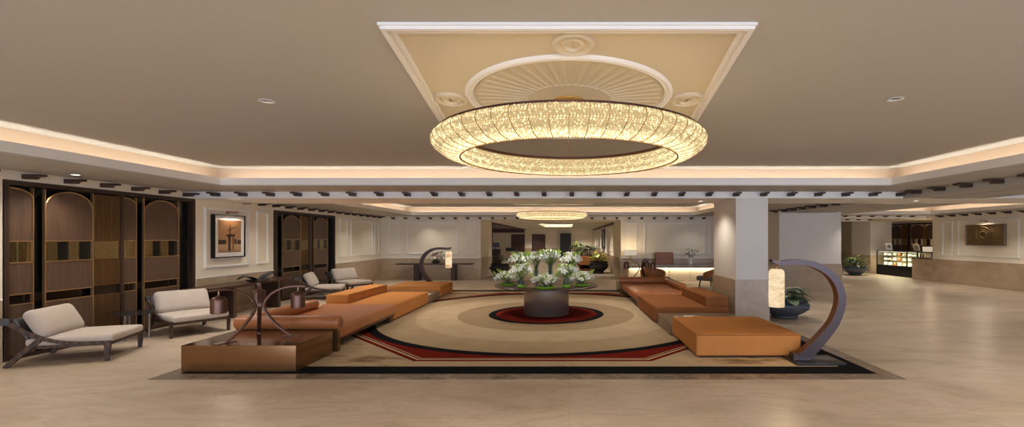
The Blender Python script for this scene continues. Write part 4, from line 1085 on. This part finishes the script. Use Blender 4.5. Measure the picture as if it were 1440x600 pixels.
bowl_pot(t, .55, .45, M['pot']); foliage(t, .42, .50, .62, 110, .24, .12, [M['leafd'], M['leafd'], M['leaf']], 5)
t = thing('potted_plant', 'yellow-green plant in a charcoal bowl pot at the right of the passage', 'plant', (1.62, 24.9, 0))
bowl_pot(t, .55, .62, M['pot2']); foliage(t, .6, .48, .5, 150, .24, .13, [M['leafy'], M['leaf'], M['leafy']], 6)
t = thing('potted_plant', 'charcoal pot with dark sparse twigs at the left of the passage', 'plant', (-3.42, 22.6, 0))
bowl_pot(t, .5, .62, M['pot2']); foliage(t, .6, .36, .5, 70, .24, .10, [M['twig'], M['leafd']], 7)
t = thing('potted_plant', 'green plant in a dark pot against the far end of the passage', 'plant', (px(812, 37), 37, 0))
bowl_pot(t, .5, .75, M['pot2'], False); foliage(t, .75, .6, .85, 110, .34, .16, [M['leafd'], M['leaf']], 8)
t = thing('potted_plant', 'very dark leafy plant in the passage behind the orange sofas', 'plant', (px(828, 33), 33, 0))
bowl_pot(t, .5, .7, M['pot2'], False); foliage(t, .7, .62, .75, 120, .32, .16, [M['leafd']], 9)

# ---- passage furniture
def small_sofa(label, loc, w, l, h, rz=0):
    t = thing('sofa', label, 'sofa', loc, rz)
    MB().rbox(-w/2, w/2, -l/2, l/2, .05, h*.62, r=.05, n=4).build('seat', M['velvet2'], t)
    MB().rbox(-w/2, w/2, -l/2, -l/2+.22, .06, h, r=.05, n=4).build('backrest', M['velvet2'], t)
    for sx in (-1, 1):
        for sy in (-1, 1): MB().box(sx*(w/2-.1)-.025, sx*(w/2-.1)+.025, sy*(l/2-.1)-.025, sy*(l/2-.1)+.025, 0, .07).build('leg', M['black'], t, smooth=False)
small_sofa('orange sofa seen from behind, beside the yellow-green potted plant', (px(826, 26.6)-.02, 26.9, 0), .9, .9, .62)
small_sofa('second orange sofa in the passage, behind the first', (px(826, 30.5), 30.6, 0), 1.3, .9, .72)
for i, (a, b) in enumerate(((-5.25, -4.13), (-3.35, -2.23))):
    mb = MB(); mb.box(a, b, CYF-.06, CYF-.005, 0, 2.195); d = S('door_%d' % (i+1), mb, M['redwood'])
    h = MB().tube([(b-.12, CYF-.09, .95), (b-.12, CYF-.09, 1.15)], .015, 6).build('door_handle', M['brass'], d); h['kind'] = 'structure'
    mb = MB(); mb.box(a-.06, a, CYF-.08, CYF, 0, 2.25).box(b, b+.06, CYF-.08, CYF, 0, 2.25).box(a, b, CYF-.08, CYF, 2.195, 2.25); S('trim_%d' % (35+i), mb, M['dwood'])
t = thing('display_screen', 'tall black display screen at the far end of the passage', 'screen', (-.3, CYF-.3, 0))
MB().rbox(-.5, .5, -.04, .04, .06, 2.33, r=.01, n=1, seg=2).build('casing', M['black'], t)
MB().box(-.46, .46, -.046, -.041, .14, 2.28).build('glass_front', M['pot2'], t, smooth=False)
MB().box(-.5, .5, -.25, .25, 0, .06).build('foot', M['black'], t, smooth=False)
# framed picture on passage right wall
t = thing('tall_picture', 'tall dark framed picture on the right wall of the passage', 'picture', (2.35, 30.6, 1.85), -PI/2)
frame4(MB(), 1.3, .65, .04, -.07, 0).build('frame', M['black'], t, smooth=False)
MB().box(-1.26, 1.26, -.04, -.005, -.61, .61).build('canvas', M['pot2'], t, smooth=False)
for k in range(3): MB().box(-.9+k*.7, -.55+k*.7, -.05, -.041, -.55, .5).build('painted_band', M['linen'], t, smooth=False)
# concierge desks in the alcove
t = thing('concierge_desk', 'dark wood concierge desk with a monitor in the passage alcove', 'desk', (-5.0, 31.0, 0))
MB().box(-.42, .32, -.3, .3, 0, 1.1).build('body', M['dwood'], t, smooth=False); MB().box(-.47, .37, -.35, .35, 1.1, 1.15).build('top', M['black'], t, smooth=False)
t = thing('monitor', 'black monitor on the dark concierge desk', 'monitor', (-5.0, 31.0, 1.15), .3)
MB().box(-.26, .26, -.02, .02, .12, .44).build('screen', M['black'], t, smooth=False); MB().box(-.03, .03, -.02, .03, .01, .14).build('stand', M['black'], t, smooth=False); MB().box(-.12, .12, -.09, .09, 0, .012).build('base', M['black'], t, smooth=False)
t = thing('concierge_desk', 'pale stone concierge desk beside the dark one', 'desk', (-3.95, 31.6, 0))
MB().box(-.35, .25, -.3, .3, 0, 1.0).build('body', M['dado'], t, smooth=False); MB().box(-.38, .34, -.33, .33, 1.0, 1.22).build('top', M['black'], t, smooth=False)

# ---- reception desk
rd = thing('reception_desk', 'long stone reception desk with a glowing onyx front at the back right', 'desk', (0, 0, 0))
x0, x1 = 2.55, 7.2
MB().rbox(x0, x1, 19.75, 20.45, .61, .74, r=.01, n=1, seg=2).build('counter_top', M['desk'], rd)
MB().box(x0+.05, x1-.05, 19.98, 20.35, 0, .61).build('base', M['deskfront'], rd, smooth=False)
k = 0
for i in range(5):
    a = x0+.08+i*.9; MB().box(a, a+.86, 19.955, 19.98, .04, .57).build('front_panel', M['deskfront'], rd, smooth=False)
l = bpy.data.lights.new('desk_led', 'AREA'); l.shape = 'RECTANGLE'; l.size = x1-x0-.2; l.size_y = .02; l.energy = 8; l.color = (1, .9, .7)
o = bpy.data.objects.new('desk_led', l); COL.objects.link(o); o.location = ((x0+x1)/2, 19.87, .60); o.rotation_euler = (R(18), 0, 0)
oc = thing('office_chair', 'brown leather desk chair with a square back behind the reception desk', 'chair', (px(933.5, 20.65), 20.62, 0))
MB().rbox(-.42, .42, -.06, .06, .62, 1.26, r=.05, n=5).build('backrest', M['chbrown'], oc)
MB().box(-.40, .40, -.068, -.05, .99, 1.0).build('back_seam', M['dwood'], oc, smooth=False)
MB().rbox(-.38, .38, -.1, .2, .42, .52, r=.03, n=3).build('seat', M['chbrown'], oc); MB().tube([(0, 0, .05), (0, 0, .44)], .03, 8).build('column', M['black'], oc)
MB().lathe([(0, 0), (.2, 0), (.2, .03), (.03, .06), (0, .06)], n=24).build('foot', M['black'], oc)
t = thing('flower_vase', 'white ceramic vase on the reception desk', 'vase', (px(971.5, 20.1), 20.1, .74))
MB().lathe([(0, 0), (.07, 0), (.08, .01), (.085, .30), (.075, .31), (.07, .30), (.06, .03), (0, .03)], n=24).build('vase_body', M['white'], t)
bouquet((px(971.5, 20.1), 20.1, 1.04), 'loose white flowers in the vase on the reception desk', .30, .30, 9, LILY, M['leafd'], leaves=36, buds=6, stems=.25, name='flower_spray', seed=9, sc=.8)
def shade_lamp(label, loc, w, hh, base_z):
    t = thing('table_lamp', label, 'lamp', loc)
    MB().lathe([(w*.47, base_z), (w*.5, base_z+hh), (w*.485, base_z+hh), (w*.46, base_z)], n=32, closed=True, sy=.55).build('lamp_shade', M['shade'], t)
    for k in range(3):
        a = 2*PI*k/3+.5; MB().tube([(w*.24*math.cos(a), w*.2*math.sin(a), 0), (.02*math.cos(a), .02*math.sin(a), base_z+hh*.3)], .012, 6).build('leg', M['brass'], t)
    l = bpy.data.lights.new('table_lamp_bulb', 'POINT'); l.energy = 9; l.color = (1, .78, .5); l.shadow_soft_size = .06
    o = bpy.data.objects.new('table_lamp_bulb', l); COL.objects.link(o); o.parent = t; o.location = (0, 0, base_z+hh+.05)
    return t
shade_lamp('table lamp with a wide cream shade at the left end of the reception desk', (px(883, 20.3)+.1, 20.25, .74), .56, .22, .40)
def tub_chair(label, loc, rz):
    t = thing('tub_armchair', label, 'chair', loc, rz)
    # facing +y locally
    MB().rbox(-.42, .42, -.38, .42, .28, .44, r=.05, bulge=.015, n=6).build('seat', M['grey'], t)
    mb = MB(); rows = []; n = 22
    for k in range(n+1):
        th = PI*(1.0+k/n); u = abs(k/n-.5)*2
        top = .79-.22*u**2
        for_r = []
        for (rr, z) in ((.46, .36), (.50, top), (.45, top), (.41, .36)):
            for_r.append(mb.bm.verts.new((rr*math.cos(th), rr*math.sin(th)*1.0+.02, z)))
        rows.append(for_r)
    for a, b in zip(rows[:-1], rows[1:]):
        for j in range(4): mb.bm.faces.new([a[j], a[(j+1) % 4], b[(j+1) % 4], b[j]])
    mb.bm.faces.new(rows[0]); mb.bm.faces.new(rows[-1][::-1]); mb.build('curved_back', M['chbrown'], t)
    for sx in (-1, 1):
        for sy in (-1, 1): MB().tube([(sx*.36, sy*.33, 0), (sx*.31, sy*.28, .30)], [.018, .03], 8).build('leg', M['chairwood'], t)
    return t
tc = tub_chair('brown leather tub armchair with grey seat facing the desk, left of the two', (px(918, 17.6), 17.6, 0), R(-20))
dup(tc, (px(1000, 17.55), 17.45, 0), R(35), 'brown leather tub armchair with grey seat partly behind the square column')

# ---- pastry counter on the right
X0 = 16.35
cs = thing('pastry_case', 'black framed glass pastry display case with lit shelves', 'display case', (X0, 0, 0))
ya, yb, dp = 21.35, 24.2, .72
MB().box(0, dp, ya, yb, 0, .52).build('base_cabinet', M['black'], cs, smooth=False)
mb = MB()
for y in (ya, yb-.05): mb.box(0, .05, y, y+.05, .52, 1.25); mb.box(dp-.05, dp, y, y+.05, .52, 1.25)
mb.box(0, .04, 22.0, 22.05, .52, 1.22)
mb.box(0, dp, ya, yb, 1.21, 1.25); mb.build('frame', M['black'], cs, smooth=False)
for z in (.76, .99): MB().box(.06, dp-.1, ya+.05, yb-.05, z, z+.012).build('shelf', M['glass'], cs, smooth=False)
MB().box(.0, .008, ya+.05, yb-.05, .53, 1.20).build('glass_front', M['glass'], cs, smooth=False)
MB().box(dp-.02, dp-.01, ya, yb, .52, 1.2).build('back_panel', M['deskfront'], cs, smooth=False)
MB().box(.10, .14, ya+.06, yb-.06, 1.195, 1.208).build('led_strip', M['caseled'], cs, smooth=False)
for z in (.96, .74, 1.19):
    l = bpy.data.lights.new('case_led', 'AREA'); l.shape = 'RECTANGLE'; l.size = .03; l.size_y = yb-ya-.2; l.energy = 9; l.color = (1, .86, .55)
    o = bpy.data.objects.new('case_led', l); COL.objects.link(o); o.location = (X0+.12, (ya+yb)/2, z)
cakecols = [M['white'], M['linen'], M['paper'], M['chbrown'], M['white']]
rnd = random.Random(2)
for (z, nm) in ((.522, 'bottom'), (.773, 'middle'), (1.003, 'top')):
    for k in range(8):
        y = ya+.22+k*.33; hgt = rnd.uniform(.06, .11); m_ = cakecols[rnd.randrange(5)]
        mb = MB(); mb.lathe([(0, 0), (.10, 0), (.11, .01), (.10, .014), (.085, .016), (.085, hgt), (.07, hgt+.02), (.03, hgt+.03), (0, hgt+.03)], 0, 0, 16)
        o = mb.build('cake', m_, loc=(X0+.30, y, z)); tag(o, 'small cake in the row on the %s shelf of the pastry case' % nm, 'cake', 'cakes on the %s shelf' % nm)
ct = thing('service_counter', 'stone-fronted service counter right of the pastry case', 'counter', (XR-.02, 0, 0))
MB().box(0, .9, 20.16, 21.33, 0, .95).build('stone_front', M['dado'], ct, smooth=False); MB().box(-.0, .92, 20.16, 21.33, .95, 1.0).build('worktop', M['dwood'], ct, smooth=False)
def menu(label, loc, rz, mat):
    t = thing('menu_stand', label, 'sign', loc, rz)
    mt = Matrix.Rotation(R(-18), 4, 'Y'); mb = MB(); mb.rbox(-.008, .008, -.16, .16, .01, .40, r=.004, n=1, seg=1, mat=mt); mb.build('card', mat, t)
    mb = MB(); mb.rbox(-.012, -.009, -.11, .06, .16, .32, r=.001, n=1, seg=1, mat=mt); mb.build('card_picture', M['grey'], t)
    MB().box(-.02, .16, -.14, .14, 0, .012).build('foot', M['black'], t, smooth=False)
menu('white menu card stand at the far end of the pastry case top', (X0+.25, 23.55, 1.25), .35, M['paper'])
menu('pale menu card stand at the near end of the pastry case top', (X0+.3, 21.75, 1.25), .25, M['linen'])
shade_lamp('long-shaded lamp on the service counter', (XR+.35, 20.75, 1.0), .62, .22, .28)
for k in range(5):
    o = MB().lathe([(0, 0), (.03, 0), (.032, .01), (.032, .12), (.012, .16), (.012, .2), (0, .2)], n=14).build('bottle', [M['pot'], M['dwood'], M['white']][k % 3], loc=(XR+.2+.03*(k % 2), 20.3+k*.12+(.3 if k > 2 else 0), 1.0)); tag(o, 'tiny bottle among those standing round the lamp on the service counter', 'bottle', 'bottles on the service counter')

# ------------------------------------------------------------------ lights
# mostly unseen fill spots, added at plausible ceiling positions to brighten the bays
E = 55
for x in (-5.5, -2.2, 1.0, 5.6):
    spot((x, 12.4, ZS2-.03), E*1.6); spot((x, 20.0, ZS2-.03), E*.25)
spot((TX, 11.2, ZB-.02), 70, 75)
for (x, y) in ((-4.6, 1.0), (-1.6, .6), (1.6, .6), (4.6, 1.0), (6.0, 4.2), (-6.3, 3.2), (0.0, 2.2)): spot((x, y, ZC1-.03), 185, 155, (1, .92, .82), .25)  # added spots brightening the near floor, no lamps seen there
spot((TX, 17.6, ZC2-.03), E*2.5, 150, rad=.3)
for (x, y) in ((-8.1, 9.2), (-8.1, 12.2), (-8.1, 15.0), (-8.1, 17.5), (-8.1, 19.6)): spot((x+.3, y, 2.78), E*.3)
for y in (7.0, 11.0, 13.0, 15.6, 18.2): spot((-6.6, y, ZS2-.03) if y > 12 else (-7.15, y if y < 10 else 9.8, ZS1-.03), E*.9, 140)
for (x, y) in ((-6.0, 9.65), (-2.5, 9.65), (1.0, 9.3), (7.0, 8.5), (7.0, 5.0)): spot((x, y, ZS1-.03), E)
spot((px(600, 20.4), 20.35, ZS2-.03), E*.35, 100)
for (x, y) in ((10.4, 12.6), (10.4, 16), (10.4, 19), (15.0, 13), (14.8, 16), (14.6, 18.6), (12, 8), (13, 4), (12.5, 22.5), (14.5, 23), (15.2, 23.2), (17.4, 22.6), (12, 27), (15, 28), (17.5, 22), (13, 11.2)): spot((x, y, 2.77), E)
for y in (25, 29, 33, 37, 40.5):
    spot((1.3, y, 2.66), E*2); spot((-3.0, y, 2.66), E*2)
for y in (27, 33, 38): spot((-6.2, y, 2.62), E*1.5)
for (gx, gy, ge) in ((0, 4.69, 1.5), (-.66, 17.6, 1.2)):
    for k in range(16):
        glow((gx+1.19*math.cos(PI*k/8), gy+1.19*math.sin(PI*k/8), 2.965), ge*.36, .03, (1, .74, .40))

# daylight: the glazed entrance front behind the camera
w = bpy.data.worlds.new('daylight'); scn.world = w; w.use_nodes = True
bg = w.node_tree.nodes['Background']; bg.inputs[0].default_value = (0.60, 0.74, 1.0, 1); bg.inputs[1].default_value = 3.2
l = bpy.data.lights.new('entrance_portal', 'AREA'); l.shape = 'RECTANGLE'; l.size = 24; l.size_y = 3.0; l.cycles.is_portal = True
o = bpy.data.objects.new('entrance_portal', l); COL.objects.link(o); o.location = (3.5, YN+.02, 1.5); o.rotation_euler = (R(90), 0, 0)

# ------------------------------------------------------------------ camera
cam = bpy.data.cameras.new('camera'); co = bpy.data.objects.new('camera', cam); COL.objects.link(co)
co.location = (0, 0, 1.9); co.rotation_euler = (R(90), 0, 0)
cam.sensor_fit = 'HORIZONTAL'; cam.sensor_width = 36; cam.lens = 16.0
cam.shift_x = -80/1440; cam.shift_y = 34.5/1440; cam.clip_end = 200
scn.camera = co
vs = scn.view_settings; vs.view_transform = 'Standard'; vs.look = 'None'; vs.gamma = 1.0; vs.use_curve_mapping = False; vs.exposure = 1.1
try:
    scn.cycles.use_denoising = True; scn.cycles.max_bounces = 8; scn.cycles.diffuse_bounces = 5; scn.cycles.glossy_bounces = 4
    scn.cycles.transparent_max_bounces = 16; scn.cycles.caustics_reflective = False; scn.cycles.caustics_refractive = False; scn.cycles.sample_clamp_indirect = 4.0
except Exception: pass
